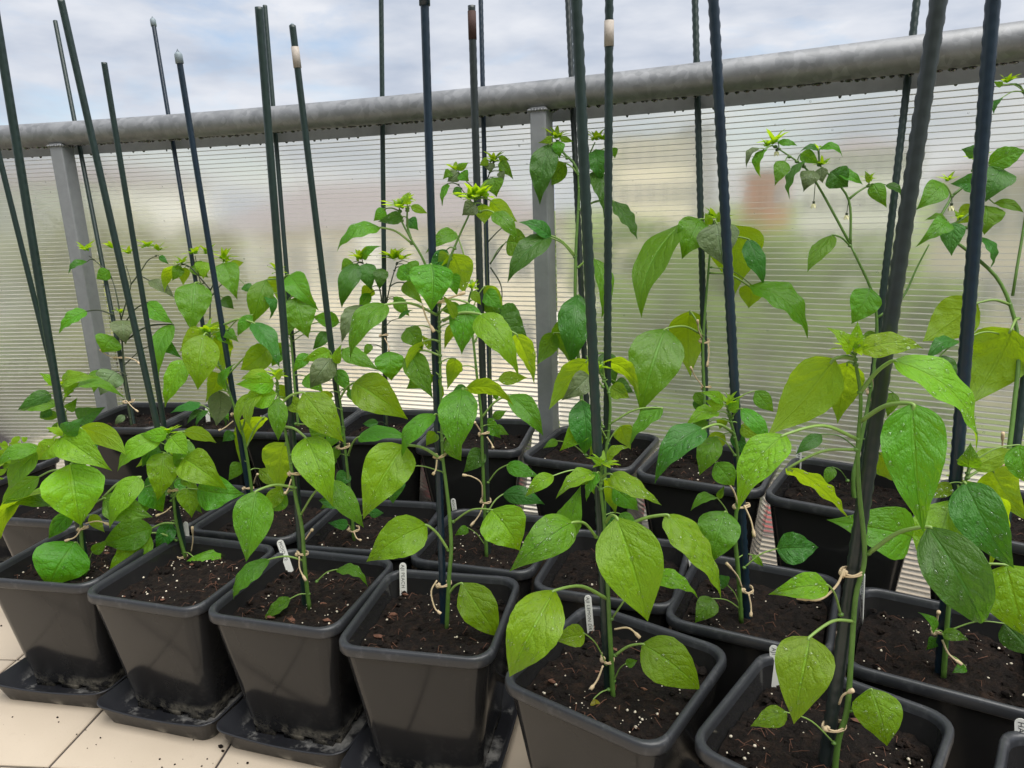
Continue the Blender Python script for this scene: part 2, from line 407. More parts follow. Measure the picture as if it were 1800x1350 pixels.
# ribbed twin-wall sheet: three lengths between the posts
for (s0, s1) in ((-3.2, -1.737), (-1.733, -.407), (-.403, 1.5)):
    ss = np.linspace(s0, s1, 36)
    pn = MB(); pn.loft([[arcp(s, .0575, .05)[0], arcp(s, .0575, 1.075)[0]] for s in ss], close=False)
    P = pn.build('clear_sheet', M['poly_front'], rail)
    pn = MB(); pn.loft([[arcp(s, .0695, .05)[0], arcp(s, .0695, 1.075)[0]] for s in ss], close=False)
    pn.build('outer_skin', M['poly_skin'], P)
    rb = MB(); z = .052
    while z < 1.07:
        rb.loft([[arcp(s, .0578, z)[0], arcp(s, .0692, z)[0], arcp(s, .0692, z+.0009)[0], arcp(s, .0578, z+.0009)[0]] for s in ss], cap0=True, cap1=True)
        z += .0113
    rb.build('ribs', M['poly_rib'], P, False)
# rain drops hanging from the rail and the bar, and beads on the sheet
wd = MB()
def drop(c, r, hgt, down=True):
    n = 7; loops = []
    for q, (rr, zz) in enumerate(((1., 0), (.95, .35), (.7, .72), (.35, .95))):
        loops.append([(c[0]+r*rr*math.cos(2*PI*j/n), c[1]+r*rr*math.sin(2*PI*j/n), c[2]-hgt*zz*(1 if down else -1)) for j in range(n)])
    wd.loft(loops, cap1=True)
s = -2.6
while s < 1.0:
    drop(arcp(s, 0, ZR-DR/2+.0012)[0], rnd.uniform(.0035, .008), rnd.uniform(.003, .006)); s += rnd.uniform(.007, .024)
s = -2.6
while s < 1.0:
    drop(arcp(s, .050, 1.0445)[0], rnd.uniform(.002, .004), rnd.uniform(.002, .006)); s += rnd.uniform(.015, .07)
tag(wd.build('hanging_water_drops', M['rail_water'], rail), kind='stuff')
wd = MB()
for k in range(260):
    p, a = arcp(rnd.uniform(-2.3, .75), .0571, rnd.uniform(.35, 1.04)); wd.blob(p, rnd.uniform(.0012, .003), (1, .5, 1), .1)
tag(wd.build('beaded_water_drops', M['water'], rail), kind='stuff')

# ------------------------------------------------------------------ pots, trays, soil
def rsq(hs, r, z, n=6):
    out = []
    for q, (sx, sy) in enumerate(((1,1),(-1,1),(-1,-1),(1,-1))):
        for k in range(n):
            t_ = q*PI/2+(k/(n-1))*PI/2
            out.append((sx*(hs-r)+r*math.cos(t_), sy*(hs-r)+r*math.sin(t_), z))
    return out
pw = MB()
pw.loft([rsq(.0835, .02, .010), rsq(.0865, .022, .018), rsq(.0870, .022, .026), rsq(.0874, .022, .0285), rsq(.0882, .022, .034), rsq(.1130, .028, .225), rsq(.1135, .028, .2288), rsq(.1137, .028, .230), rsq(.1145, .028, .2302)])
pw.loft([rsq(.1085, .026, .232), rsq(.0825, .02, .016), rsq(.03, .01, .015)], cap1=True)
pw.loft([rsq(.0835, .02, .010), rsq(.02, .01, .010)], cap1=True)
for q in range(4):                                      # moulded feet
    for k in (-.055, 0, .055):
        c_, s_ = math.cos(q*PI/2), math.sin(q*PI/2)
        V = [(k-.019, -.0832, 0), (k+.019, -.0832, 0), (k+.019, -.066, 0), (k-.019, -.066, 0)]
        V = [(x*c_-y*s_, x*s_+y*c_, z) for x, y, z in V]
        pw.loft([V, [(x, y, .0105) for x, y, z in V]], cap0=True)
PW = pw.mesh('wall'); PW.materials.append(M['pot'])
rm = MB()
rm.loft([rsq(.1136, .028, .2275), rsq(.1188, .031, .2270), rsq(.1200, .032, .2290), rsq(.1200, .032, .2385), rsq(.1190, .0315, .2422), rsq(.1172, .031, .2438), rsq(.1136, .030, .2440), rsq(.1112, .029, .2425), rsq(.1098, .028, .238), rsq(.1084, .026, .231)])
PRM = rm.mesh('rim'); PRM.materials.append(M['pot_rim'])
tr_ = MB()
def warp(l, k):
    return [(x, y, z-k*(.0075*max(0, 1-(abs(x)/.11)**2)*(abs(y) > .08)+.005*max(0, 1-(abs(y)/.11)**2)*(abs(x) > .08))) for x, y, z in l]
def rsqd(hs, r, z):                                     # with points along the sides so that the edge can sag
    a = rsq(hs, r, z); out = []
    for i in range(len(a)):
        p, q = a[i], a[(i+1) % len(a)]; out.append(p)
        if i % 6 == 5:
            for k in range(1, 8): out.append(tuple(p[j]+(q[j]-p[j])*k/8 for j in range(3)))
    return out
tr_.loft([rsqd(.03, .01, .0), rsqd(.109, .02, .0), warp(rsqd(.1215, .024, .039), .9), warp(rsqd(.1235, .025, .0395), 1), warp(rsqd(.1235, .025, .0420), 1), warp(rsqd(.1205, .023, .0425), 1), rsqd(.1065, .018, .006), rsqd(.03, .01, .0055)], cap0=True, cap1=True)
TR = tr_.mesh('tray', True); TR.materials.append(M['tray'])
def soil_mesh(seed, hs, r=.022):
    R_ = random.Random(seed); mb = MB(); n = 34
    ph = [(R_.uniform(0, 7), R_.uniform(0, 7), R_.uniform(30, 140), R_.uniform(30, 140)) for _ in range(8)]
    V = []
    for i in range(n+1):
        for j in range(n+1):
            x = (i/n*2-1)*hs; y = (j/n*2-1)*hs
            # squash the square into a rounded square
            m_ = max(abs(x), abs(y))/hs; l_ = (abs(x/hs)**7+abs(y/hs)**7)**(1/7) if m_ > 0 else 1
            k_ = m_/l_ if l_ > 0 else 1
            x *= k_; y *= k_
            z = sum(math.sin(a+x*p)*math.sin(b+y*q) for a, b, p, q in ph)*.0011+R_.uniform(-.0026, .0030)+.006*(1-(x*x+y*y)/hs**2)
            V.append((x, y, z))
    mb.add(V, [(i*(n+1)+j, (i+1)*(n+1)+j, (i+1)*(n+1)+j+1, i*(n+1)+j+1) for i in range(n) for j in range(n)])
    for k in range(150):
        x, y = R_.uniform(-hs, hs)*.92, R_.uniform(-hs, hs)*.92
        mb.blob((x, y, .003), R_.uniform(.0018, .0058), (1.2, 1, .8), .4)
    return mb
SOILD = .034
for k, (x, y, a) in POTS.items():
    zr = rimz(k); z0 = zr-POTH
    root = empty('plant_pot', (x, y, z0)); root.rotation_euler = (0, 0, math.radians(a))
    tag(root, f'black square plastic pot, {where(k)}' if k != 'S0' else 'black square plastic pot of pale seedlings at the end of the rows', 'pot', 'square black pots')
    for nm, me in (('wall', PW), ('rim', PRM)):
        o = bpy.data.objects.new(nm, me); COL.objects.link(o); o.parent = root
    if k[0] in 'FM':
        o = bpy.data.objects.new('drip_tray', TR); COL.objects.link(o); o.location = (x+rnd.uniform(-.004, .004), y+(-.012 if k[0] == 'F' else 0), .0004); o.rotation_euler = (0, 0, math.radians(a+rnd.uniform(-1.5, 1.5)))
        tag(o, f'shallow black drip tray under the {where(k)}', 'tray', 'drip trays')
    if k == 'S0':
        o = bpy.data.objects.new('drip_tray', TR); COL.objects.link(o); o.location = (x, y, .0004)
        tag(o, 'shallow black plastic drip tray under the pot of pale seedlings', 'tray', 'drip trays')
    sd_ = SOILD+rnd.uniform(-.004, .004); hs = .1035
    sm = soil_mesh(sum(map(ord, k))*7, hs).mesh('potting_soil', False); sm.materials.append(M['soil'])
    o = bpy.data.objects.new('potting_soil', sm); COL.objects.link(o); o.location = (x, y, zr-sd_); o.rotation_euler = (0, 0, math.radians(a))
    tag(o, f'dark potting soil with white grains in the {where(k)}', 'soil', 'potting soil', 'stuff')
    R_ = random.Random(hash(k) % 1 + sum(map(ord, k))); pm = MB()
    nP = {'F': 52, 'M': 40, 'B': 22, 'S': 15}[k[0]]
    cl = [(R_.uniform(-.08, .08), R_.uniform(-.08, .08)) for _ in range(5)]
    for q in range(nP):
        if R_.random() < .6:
            cx_, cy_ = R_.choice(cl); px, py = cx_+R_.gauss(0, .014), cy_+R_.gauss(0, .014)
        else: px, py = R_.uniform(-.098, .098), R_.uniform(-.098, .098)
        px = max(-.097, min(.097, px)); py = max(-.097, min(.097, py))
        pm.blob((px, py, .006), R_.choice([.0006, .0008, .0011, .0014, .0022]), (1, 1, .8), .3)
    fb = MB()
    for q in range(46 if k[0] == 'F' else 18):
        fx, fy = R_.uniform(-.092, .092), R_.uniform(-.092, .092); a_ = R_.uniform(0, 6.3); ln = R_.uniform(.006, .022)
        fb.tube([(fx, fy, .005), (fx+ln*.5*math.cos(a_), fy+ln*.5*math.sin(a_), .009+R_.uniform(0, .004)), (fx+ln*math.cos(a_+.5), fy+ln*math.sin(a_+.5), .006)], R_.uniform(.0002, .0005), 4, False)
    p_ = fb.mesh('root_fibres'); p_.materials.append(M['bark']); q_ = bpy.data.objects.new('root_fibres', p_); COL.objects.link(q_); q_.parent = o; q_['kind'] = 'stuff'
    p_ = pm.mesh('perlite'); p_.materials.append(M['perlite']); q_ = bpy.data.objects.new('perlite', p_); COL.objects.link(q_); q_.parent = o; q_['kind'] = 'stuff'
    if k[0] == 'F':
        bm_ = MB()
        for q in range(7): bm_.blob((R_.uniform(-.09, .09), R_.uniform(-.09, .09), .005), R_.uniform(.002, .0055), (1.7, .8, .5), .4)
        p_ = bm_.mesh('bark_chips', False); p_.materials.append(M['bark']); q_ = bpy.data.objects.new('bark_chips', p_); COL.objects.link(q_); q_.parent = o; q_['kind'] = 'stuff'
# weathered beams carrying the raised row
bks = ['B0', 'B1', 'B2', 'B3', 'B4', 'B5', 'B6', 'B7', 'B8']
for i in range(0, 9):
    x, y, a = POTS[bks[i]]
    o = empty('wooden_block', (x, y, 0)); o.rotation_euler = (0, 0, math.radians(a))
    bb = MB(); zt = rimz('B0')-POTH
    for yy in (-.062, .062):
        bb.box((-.112, yy-.030, 0), (.112, yy+.030, zt-.0005))
    o2 = bb.build('beam', M['wood_grey'], None, False); o2.parent = o
    tag(o, f'weathered wooden block lifting the {where(bks[i])}', 'block', 'blocks under the raised row')

# ------------------------------------------------------------------ stakes
_a0 = arcp(0)[0]; RC = 1/KR
CC = _a0[:2]-RC*np.array([-math.sin(TH0), math.cos(TH0)])
def rail_off(p): return math.hypot(p[0]-CC[0], p[1]-CC[1])-RC
def pull_in(p, lim=.045):
    o_ = rail_off(p)
    if o_ > lim:
        d = np.array([p[0]-CC[0], p[1]-CC[1]]); d = d/np.linalg.norm(d)*(RC+lim)
        return np.array([CC[0]+d[0], CC[1]+d[1], p[2]])
    return p
STK = {   # base px, top px, radius, material, extra
 'F1': ((152,1003), (-12,0), .0068, 'stake_green', None), 'F2': ((326,968), (107,0), .0060, 'stake_green', None),
 'F3': ((537,1063), (455,13), .0057, 'stake_green', None), 'F4': ((780,1098), (746,-8), .0056, 'stake_blue', 'cap'),
 'F5': ((1070,1216), (1012,-20), .0062, 'stake_green', None), 'F6': ((1450,1338), (1656,-40), .0074, 'stake_grey', None),
 'M0': ((150,885), (-40,120), .0056, 'stake_green', None), 'M1': ((311,885), (183,110), .0058, 'stake_green', None),
 'M2': ((443,900), (314,100), .0058, 'stake_blue', 'cap'), 'M3': ((623,945), (514,45), .0058, 'stake_green', 'sticker'),
 'M4': ((858,975), (829,10), .0062, 'stake_grey', 'rust'), 'M5': ((1066,1020), (1071,-30), .0062, 'stake_green', 'sticker0'),
 'M6': ((1313,1083), (1253,-20), .0068, 'stake_blue', None), 'M7': ((1653,1184), (1748,-30), .0076, 'stake_blue', None),
 'B0': ((235,747), (98,37), .0058, 'stake_green', None), 'B1': ((385,745), (268,38), .0056, 'stake_blue', 'cap'),
 'B2': ((526,747), (467,10), .0056, 'stake_green', None), 'B3': ((678,750), (670,-30), .0058, 'stake_green', None),
 'B4': ((863,775), (846,-30), .0054, 'stake_blue', 'mark'), 'B5': ((1035,795), (997,-30), .0062, 'stake_grey', None),
 'B6': ((1243,815), (1222,-30), .0064, 'stake_green', None), 'B7': ((1511,875), (1616,-30), .0062, 'stake_green', None),
 'B8': ((1763,955), (1872,150), .0066, 'stake_green', None)}
LINE = {}
def soilz(k): return rimz(k)-SOILD+.004
for k, (b_, t_, r, mt, ex) in STK.items():
    P0 = onz(b_[0], b_[1], soilz(k)); D0 = dist(P0)
    if k[0] != 'B':
        P1 = at(t_[0], t_[1], D0)
    else:
        # passes between the handrail and the flat bar
        best = None
        for s in np.linspace(-2.6, 1.45, 900):
            q = arcp(s, DR/2+r+.0022, ZR)[0]
            u, v_ = proj(q)
            xl = b_[0]+(t_[0]-b_[0])*(v_-b_[1])/(t_[1]-b_[1])
            e = abs(u-xl)
            if best is None or e < best[0]: best = (e, q)
        d = best[1]-P0; lo, hi = 1.0, 3.0
        for _ in range(40):
            m_ = (lo+hi)/2
            if proj(P0+d*m_)[1] > t_[1]: lo = m_
            else: hi = m_
        P1 = P0+d*lo
    LINE[k] = (P0, P1, D0, dist(P1), b_, t_)
    root = empty('plant_stake', P0)
    colr = {'stake_green': 'dark green', 'stake_grey': 'grey green', 'stake_blue': 'dark blue'}[mt]
    extra = {'cap': ' with end cap', 'sticker': ' with paper sticker', 'sticker0': ' with paper sticker', 'rust': ' with rusty tip', 'mark': '', None: ''}[ex]
    tag(root, f'{colr} ribbed stake{extra} in the {where(k)}', 'stake', 'plant stakes')
    ax = nrm(P1-P0); a = nrm(np.cross(ax, [0, 1, 0])); b = np.cross(ax, a)
    Pb = P0-ax*.07; Ln = np.linalg.norm(P1-Pb); n = int(Ln/.0042); N = 12
    mb = MB(); loops = []; ph = rnd.randrange(4)
    for i in range(n+1):
        l_ = []
        for j in range(N):
            t2 = 2*PI*j/N
            bump = 0.
            if j % 3 == 0 and ((i+j//3*2+ph) % 4) in (0, 1): bump = .075
            rr = r*(1+bump-.05*(j % 3 == 0 and bump == 0))
            l_.append(Pb+ax*(Ln*i/n)+rr*(math.cos(t2)*a+math.sin(t2)*b))
        loops.append(l_)
    mb.loft(loops, cap0=True, cap1=True); mb.build('shaft', M[mt], root)
    if ex == 'cap':
        c = MB(); c.tube([P1-ax*.012, P1+ax*.004, P1+ax*.008], [r*1.3, r*1.3, r*.9], 12); c.tube([P1+ax*.008-a*.003, P1+ax*.014, P1+ax*.008+a*.003], .0009, 5); c.build('end_cap', M['stake_blue' if k == 'F4' else 'cap_grey'], root)
    if ex in ('sticker', 'sticker0'):
        f0, f1 = (.034, .068) if ex == 'sticker' else (.05, .085)
        c = MB(); c.tube([P1-ax*f1, P1-ax*f0], r*1.17, 12); c.build('paper_sticker', M['sticker'], root)
        if ex == 'sticker': c = MB(); c.tube([P1, P1+ax*.004], [r*.9, r*.2], 8); c.build('tip', M['cap_grey'], root)
    if ex == 'rust':
        c = MB(); c.tube([P1-ax*.05, P1-ax*.008], r*1.1, 12); c.build('rusty_tip', M['rust'], root)

def planeD(k):
    """depth of a plant's own plane at image height v (the raised row leans with its stakes)"""
    P0, P1, D0, D1, b_, t_ = LINE[k]
    def f(v):
        if k[0] != 'B': return D0
        fr = (b_[1]-v)/(b_[1]-t_[1])
        P = P0+(P1-P0)*max(0, min(1, fr)); 
        return min(dist(P), D1)
    return f

# ------------------------------------------------------------------ plants
WT = [0, .03, .08, .16, .27, .38, .5, .62, .74, .84, .92, .97, 1.0]
WV = [.05, .32, .62, .88, 1.0, .99, .88, .70, .47, .27, .12, .04, 0.0]
MATS = {'b': 'leaf_b', 'm': 'leaf_m', 'd': 'leaf_d', 'y': 'leaf_y', 'g': 'leaf_g', 'o': 'leaf_o'}
def make_leaf(B, T, wm, code, parent, rs, drops=0, fine=True, bow=0., arch=None):
    A = T-B; Ln = np.linalg.norm(A); An = A/Ln
    under = 'u' in code
    mid = (B+T)/2; V = nrm(mid-CAM)
    Pi = nrm(np.cross(An, V))                                  # across, in the picture plane
    wreal = max(wm*1.04, .46*Ln)
    cph = min(1, wm*1.04/wreal); sph = math.sqrt(max(0, 1-cph*cph))*.92
    best = None
    Vp = nrm(V-An*(V@An))
    for sg in (-1, 1):
        W = nrm(cph*Pi+sg*sph*Vp); N = np.cross(W, An)
        if (N@V > 0) != under: N = -N; W = -W
        if best is None or N[2] > best[1][2]: best = (W, N)
    W, N = best; hw = wreal/2
    arch = rs.uniform(.07, .30) if arch is None else arch
    fold = rs.choice([rs.uniform(.02, .30), rs.uniform(.02, .30), rs.uniform(-.32, -.05)]); wav = rs.uniform(.03, .12); wp = rs.uniform(0, 6.3); tw = rs.uniform(-.55, .55); cr = rs.choice([.25, .4, .5, 1.0])*min(.0024, Ln*.021); nv = rs.uniform(4.6, 7.2); cs = rs.uniform(0, .6)
    asym = rs.uniform(-.05, .05); wf = rs.uniform(2.2, 4.2)
    nt_, ns = (24, 10) if fine else (12, 6)
    bowd = bow if bow else rs.uniform(-.05, .05)
    wk = rs.uniform(.82, 1.2); hook = rs.uniform(-.05, .14); serr = rs.uniform(0, .02); sfr = rs.uniform(4, 8)
    def P(t, s):
        w_ = np.interp(t**wk, WT, WV)*hw*(1+asym*(1 if s > 0 else -1))*(1+serr*math.sin(t*sfr*6.28+s)*abs(s))
        th = tw*(t-.4); Wt = W*math.cos(th)+N*math.sin(th); Nt = N*math.cos(th)-W*math.sin(th)
        p = B+A*t+N*(arch*Ln*4*t*(1-t))-N*(hook*Ln*max(0, t-.7)**2*6)+W*(bowd*Ln*4*t*(1-t))
        p = p+Wt*(s*w_*math.cos(fold))+Nt*(abs(s)*w_*math.sin(fold))
        ed = abs(s)**2
        p = p+Nt*(wav*hw*ed*math.sin(wp+t*wf*2*PI+(1.7 if s > 0 else 0))*np.interp(t, [0, .1, .8, 1], [0, 1, 1, 0]))
        ph = (t**.85*nv-abs(s)**1.3*1.6+(cs if s > 0 else 0)+.25*math.sin(t*9+wp))*2*PI
        p = p-Nt*(cr*math.cos(ph)*math.sin(PI*min(1, abs(s)*1.15))*np.interp(t, [0, .1, .85, 1], [0, 1, 1, 0]))
        return p
    mb = MB(); uv = []
    for i in range(nt_+1):
        t = i/nt_
        for j in range(ns+1):
            s = (j/ns*2-1)
            mb.v.append(tuple(pull_in(P(t, s)))); uv.append((.5+.5*s, t))
    mb.f = [(i*(ns+1)+j, i*(ns+1)+j+1, (i+1)*(ns+1)+j+1, (i+1)*(ns+1)+j) for i in range(nt_) for j in range(ns)]
    mb.uv = uv
    # face winding: front side is the upper side
    o = mb.build('leaf', M[MATS[code[0]]], parent)
    p0 = np.array(mb.v[0]); i0 = (nt_//2)*(ns+1)+ns//2
    e1 = np.array(mb.v[i0+1])-np.array(mb.v[i0]); e2 = np.array(mb.v[i0+ns+1])-np.array(mb.v[i0])
    if np.cross(e1, e2)@N < 0: o.data.flip_normals()
    if drops:
        d = MB()
        for _ in range(drops):
            t = rs.uniform(.08, .9); s = rs.uniform(-.88, .88)
            c = pull_in(P(t, s)); tx = nrm(P(t+.01, s)-P(t-.01, s)); sx = P(t, min(1, s+.02))-P(t, s-.02); n_ = nrm(np.cross(sx, tx))
            if n_@N < 0: n_ = -n_
            sx = nrm(np.cross(tx, n_)); r = rs.choice([.0006, .0008, .0008, .0010, .0010, .0013, .0017, .0022]); el = rs.uniform(1, 1.5); sd = -1 if under else 1
            loops = []
            for rr, hh in ((1, -.1), (.9, .28), (.55, .52)):
                loops.append([c+sd*n_*(r*hh+.0001)+r*rr*(math.cos(q*PI/4)*sx+el*math.sin(q*PI/4)*tx) for q in range(8)])
            d.loft(loops, cap1=True)
        q = d.build('water_drops', M['water'], None); q.parent = o; q['kind'] = 'stuff'
        q.matrix_parent_inverse = Matrix.Translation(-Vector(parent.location)) if False else o.matrix_parent_inverse.copy()
        q.matrix_parent_inverse = Matrix.Identity(4)
    return o

def tri_leaf(mb, B, d, up, L_, W_):
    d = nrm(d); s_ = nrm(np.cross(d, up)); n_ = np.cross(s_, d)
    pts = [B, B+d*L_*.35+s_*W_*.5+n_*L_*.05, B+d*L_*.35-s_*W_*.5+n_*L_*.05, B+d*L_*.38+n_*L_*.12-n_*W_*.15, B+d*L_*.75+s_*W_*.28-n_*L_*.02, B+d*L_*.75-s_*W_*.28-n_*L_*.02, B+d*L_-n_*L_*.15]
    mb.add(pts, [(0, 3, 1), (0, 2, 3), (1, 3, 6, 4), (3, 2, 5, 6)])

FILL = {'F1': 5, 'F2': 5, 'F3': 3, 'F4': 6, 'F5': 2, 'M0': 4, 'M1': 5, 'M2': 5, 'M3': 7, 'M4': 6, 'M5': 4, 'M6': 3, 'M7': 4, 'B1': 3, 'B2': 6, 'B3': 6, 'B5': 2}
def plant(k, name, label, stem, leaves, branches=(), tips=(), stemmat='stem', petmat='stem_pale', r0=.0037, wet=1.0, group='chilli plants', flowers=()):
    f = planeD(k); rs = random.Random(sum(map(ord, k))*13)
    D0 = f(stem[0][1])-.012 if k[0] != 'B' else f(stem[0][1])-.008
    def PT(x, y, dd=0.):
        base = (f(y)-(.012 if k[0] != 'B' else .014))
        return pull_in(at(x, y, base+dd), .03)
    base = onz(stem[0][0], stem[0][1], soilz(k))
    root = empty(name, base); tag(root, label, 'plant', group)
    st = MB(); sp_ = []
    pts = [PT(x, y) for x, y in stem]; pts[0] = pts[0]-np.array([0, 0, .012])
    cv = spline(pts, 5); n = len(cv)
    st.tube(cv, [r0*(1-.55*i/(n-1)) for i in range(n)], 8)
    segs = list(stem)
    for br in branches:
        c2 = spline([PT(x, y, rs.uniform(-.004, .004) if i else 0) for i, (x, y) in enumerate(br)], 5)
        st.tube(c2, [r0*.55*(1-.5*i/(len(c2)-1)) for i in range(len(c2))], 7)
        segs += list(br)
    allp = []
    for poly in [stem]+list(branches):
        for i in range(len(poly)-1):
            (x0, y0), (x1, y1) = poly[i], poly[i+1]
            for q in range(9): allp.append((x0+(x1-x0)*q/8, y0+(y1-y0)*q/8))
    leaves = list(leaves)
    for q in range(FILL.get(k, 0)):
        x0, y0 = rs.choice(allp[len(allp)//5:]); a_ = rs.choice([-1, 1])*rs.uniform(.5, 1.5); ln = rs.uniform(30, 58)*(1.1 if k[0] == 'F' else .85)
        bx = x0+math.sin(a_)*rs.uniform(14, 30); by = y0-rs.uniform(-6, 12)
        leaves.append((bx, by, bx+math.sin(a_)*ln*.75, by+ln*rs.uniform(.35, .95), ln*rs.uniform(.42, .6), rs.choice(['m+', 'm+', 'b+', 'd+', 'yu']), x0, y0))
    for lf in leaves:
        bx, by, tx, ty, w_, code = lf[:6]
        under = 'u' in code
        dB = rs.uniform(-.022, -.004) if not under else rs.uniform(-.004, .014)
        if '+' in code: dB += .03
        if '-' in code: dB -= .03
        Bp = PT(bx, by, dB)
        Lpx = math.hypot(tx-bx, ty-by); sc = dist(Bp)/FPX*1.04
        dt = (-.30 if ty > by+.3*abs(tx-bx) else -.08)*Lpx*sc if not under else rs.uniform(.0, .14)*Lpx*sc
        dt *= rs.uniform(.6, 1.3)
        Tp = at(tx, ty, dist(Bp)+dt); Tp = pull_in(Tp)
        wm = w_*sc*1.12
        Tp = Bp+(Tp-Bp)*1.03
        big = Lpx > 30
        nd = 0
        if big and not under and wet > 0: nd = int(wet*min(40, Lpx*w_/130)*rs.uniform(.4, 1.2))
        elif big and under and wet > 0 and rs.random() < .4: nd = int(wet*8)
        lo = make_leaf(Bp, Tp, wm, code, root, rs, nd, Lpx > 34)
        if len(lf) > 7: sx, sy = lf[6:8]
        else:
            sx, sy = min(allp, key=lambda q: (q[0]-bx)**2+(q[1]-by-8)**2)
        dd = math.hypot(sx-bx, sy-by)
        if dd > 4:
            Sp = PT(sx, sy); st.blob(Sp, max(.0022, r0*.95), (1, 1, .8), .12); mid = (Sp+Bp)/2+np.array([0, 0, .12*np.linalg.norm(Sp-Bp)])
            c3 = spline([Sp, mid, Bp, Bp+(Tp-Bp)*.06], 5)
            rp = max(.0009, min(.0021, Lpx*sc*.02))
            pt = MB(); pt.tube(c3, [rp*(1.15-.4*i/(len(c3)-1)) for i in range(len(c3))], 6)
            pc = pt.build('leaf_stalk', M[petmat]); pc.parent = lo
    st.build('stem', M[stemmat], root)
    for (x, y, rp, n) in tips:
        tm = MB(); c = PT(x, y); sc = dist(c)/FPX; rp *= 1.35; n = int(n*1.7)
        for q in range(n):
            a_ = 2*PI*q/n+rs.uniform(-.4, .4); el = rs.uniform(.1, 1.1)
            d = RR*math.cos(a_)*math.cos(el)+HF*math.sin(a_)*math.cos(el)+np.array([0, 0, 1])*math.sin(el)
            tri_leaf(tm, c, d, np.array([0, 0, 1.0]), rp*sc*rs.uniform(.6, 1.15), rp*sc*rs.uniform(.26, .46))
        for q in range(4):
            tm.blob(c+np.array([rs.uniform(-.3, .3), rs.uniform(-.3, .3), rs.uniform(0, .35)])*rp*sc, rp*sc*.1)
        tm.build('shoot_tip', M['leaf_y'], root)
    for (x, y, sx, sy) in flowers:
        c = PT(x, y); s0 = PT(sx, sy)
        fm = MB(); fm.tube(spline([s0, (s0+c)/2+np.array([0, 0, .006]), c+np.array([0, 0, .009])], 4), .0007, 5); fm.blob(c+np.array([0, 0, .006]), .0026, (1, 1, 1.2), .05)
        fl = fm.build('flower_stalk', M['stem_dark'], root)
        pm = MB()
        for q in range(6):
            a_ = 2*PI*q/6; d = np.array([math.cos(a_)*.55, math.sin(a_)*.55, -.8]); tri_leaf(pm, c+np.array([0, 0, .005]), d, np.array([0, 0, 1.0]), .011, .006)
        pm.build('petals', M['petal'], root)
    return root

def lab(desc, k): return f'{desc} in the {where(k)}'
plant('F1', 'chilli_plant', lab('short bushy chilli plant', 'F1'),
 [(150,1005),(144,960),(142,910),(136,850),(128,805),(112,768)],
 [(132,953,86,1030,82,'m',143,965),(124,816,142,921,86,'b',129,815),(108,768,193,825,54,'b'),(140,752,220,800,34,'yu',112,770),(112,762,144,736,30,'d'),(104,771,68,808,33,'b'),
  (72,787,-6,822,22,'m',115,785),(68,794,17,860,30,'m',120,800),(69,838,4,886,30,'m+',125,830),(76,866,4,946,20,'yu',130,850),(90,889,4,908,14,'d+',138,890),(106,775,104,806,26,'yu'),
  (182,876,266,908,46,'m',146,916),(246,838,194,927,34,'b',182,874),(162,971,189,949,18,'m',155,1002),(111,766,80,752,10,'y'),(125,800,150,790,20,'m+')],
 tips=[(110,766,22,6)])
plant('F2', 'chilli_plant', lab('crinkled bright-leaved chilli plant', 'F2'),
 [(325,972),(316,945),(309,912),(304,864),(298,812),(296,762)],
 [(339,978,368,1028,72,'b',322,972),(288,997,220,1014,34,'b',318,1004),(314,1003,330,1026,22,'m',320,990),(268,928,181,956,50,'m',308,920),(262,937,183,1030,46,'b',310,950),
  (288,796,277,878,46,'b'),(322,806,396,858,54,'b',299,820),(300,768,331,799,36,'b'),(322,758,379,778,21,'yu'),(294,763,247,763,22,'b'),(284,769,210,828,29,'b'),(276,778,250,820,25,'d+'),(332,774,311,830,31,'m+'),
  (347,860,426,868,58,'m',302,872),(330,858,337,909,38,'b',301,880),(256,856,286,899,40,'m+'),(346,834,322,846,16,'m+'),(262,868,250,905,22,'m+')],
 tips=[(296,762,20,6)])
plant('F3', 'chilli_plant', lab('tall leggy chilli plant with hanging leaves', 'F3'),
 [(543,1062),(536,1000),(531,930),(519,870),(511,815),(500,750),(489,698),(487,665)],
 [(482,674,416,676,32,'b'),(486,693,428,703,38,'b'),(488,699,489,773,30,'m'),(490,676,507,708,18,'yu'),(533,690,602,774,54,'b',492,712),(537,769,584,888,60,'b',501,750),(577,764,541,736,36,'m+',520,745),
  (502,778,491,868,60,'yu',510,800),(529,804,548,834,24,'g+'),(451,863,433,984,62,'m-',519,858),(474,983,412,1052,27,'m',533,985),(592,1001,646,1030,19,'m',557,1022),(511,1052,464,1090,20,'m',543,1044),
  (584,844,638,925,38,'m',529,904),(487,667,499,648,8,'y'),(460,690,447,760,16,'b',486,690),(470,655,425,668,14,'y')],
 tips=[(488,662,22,6)])
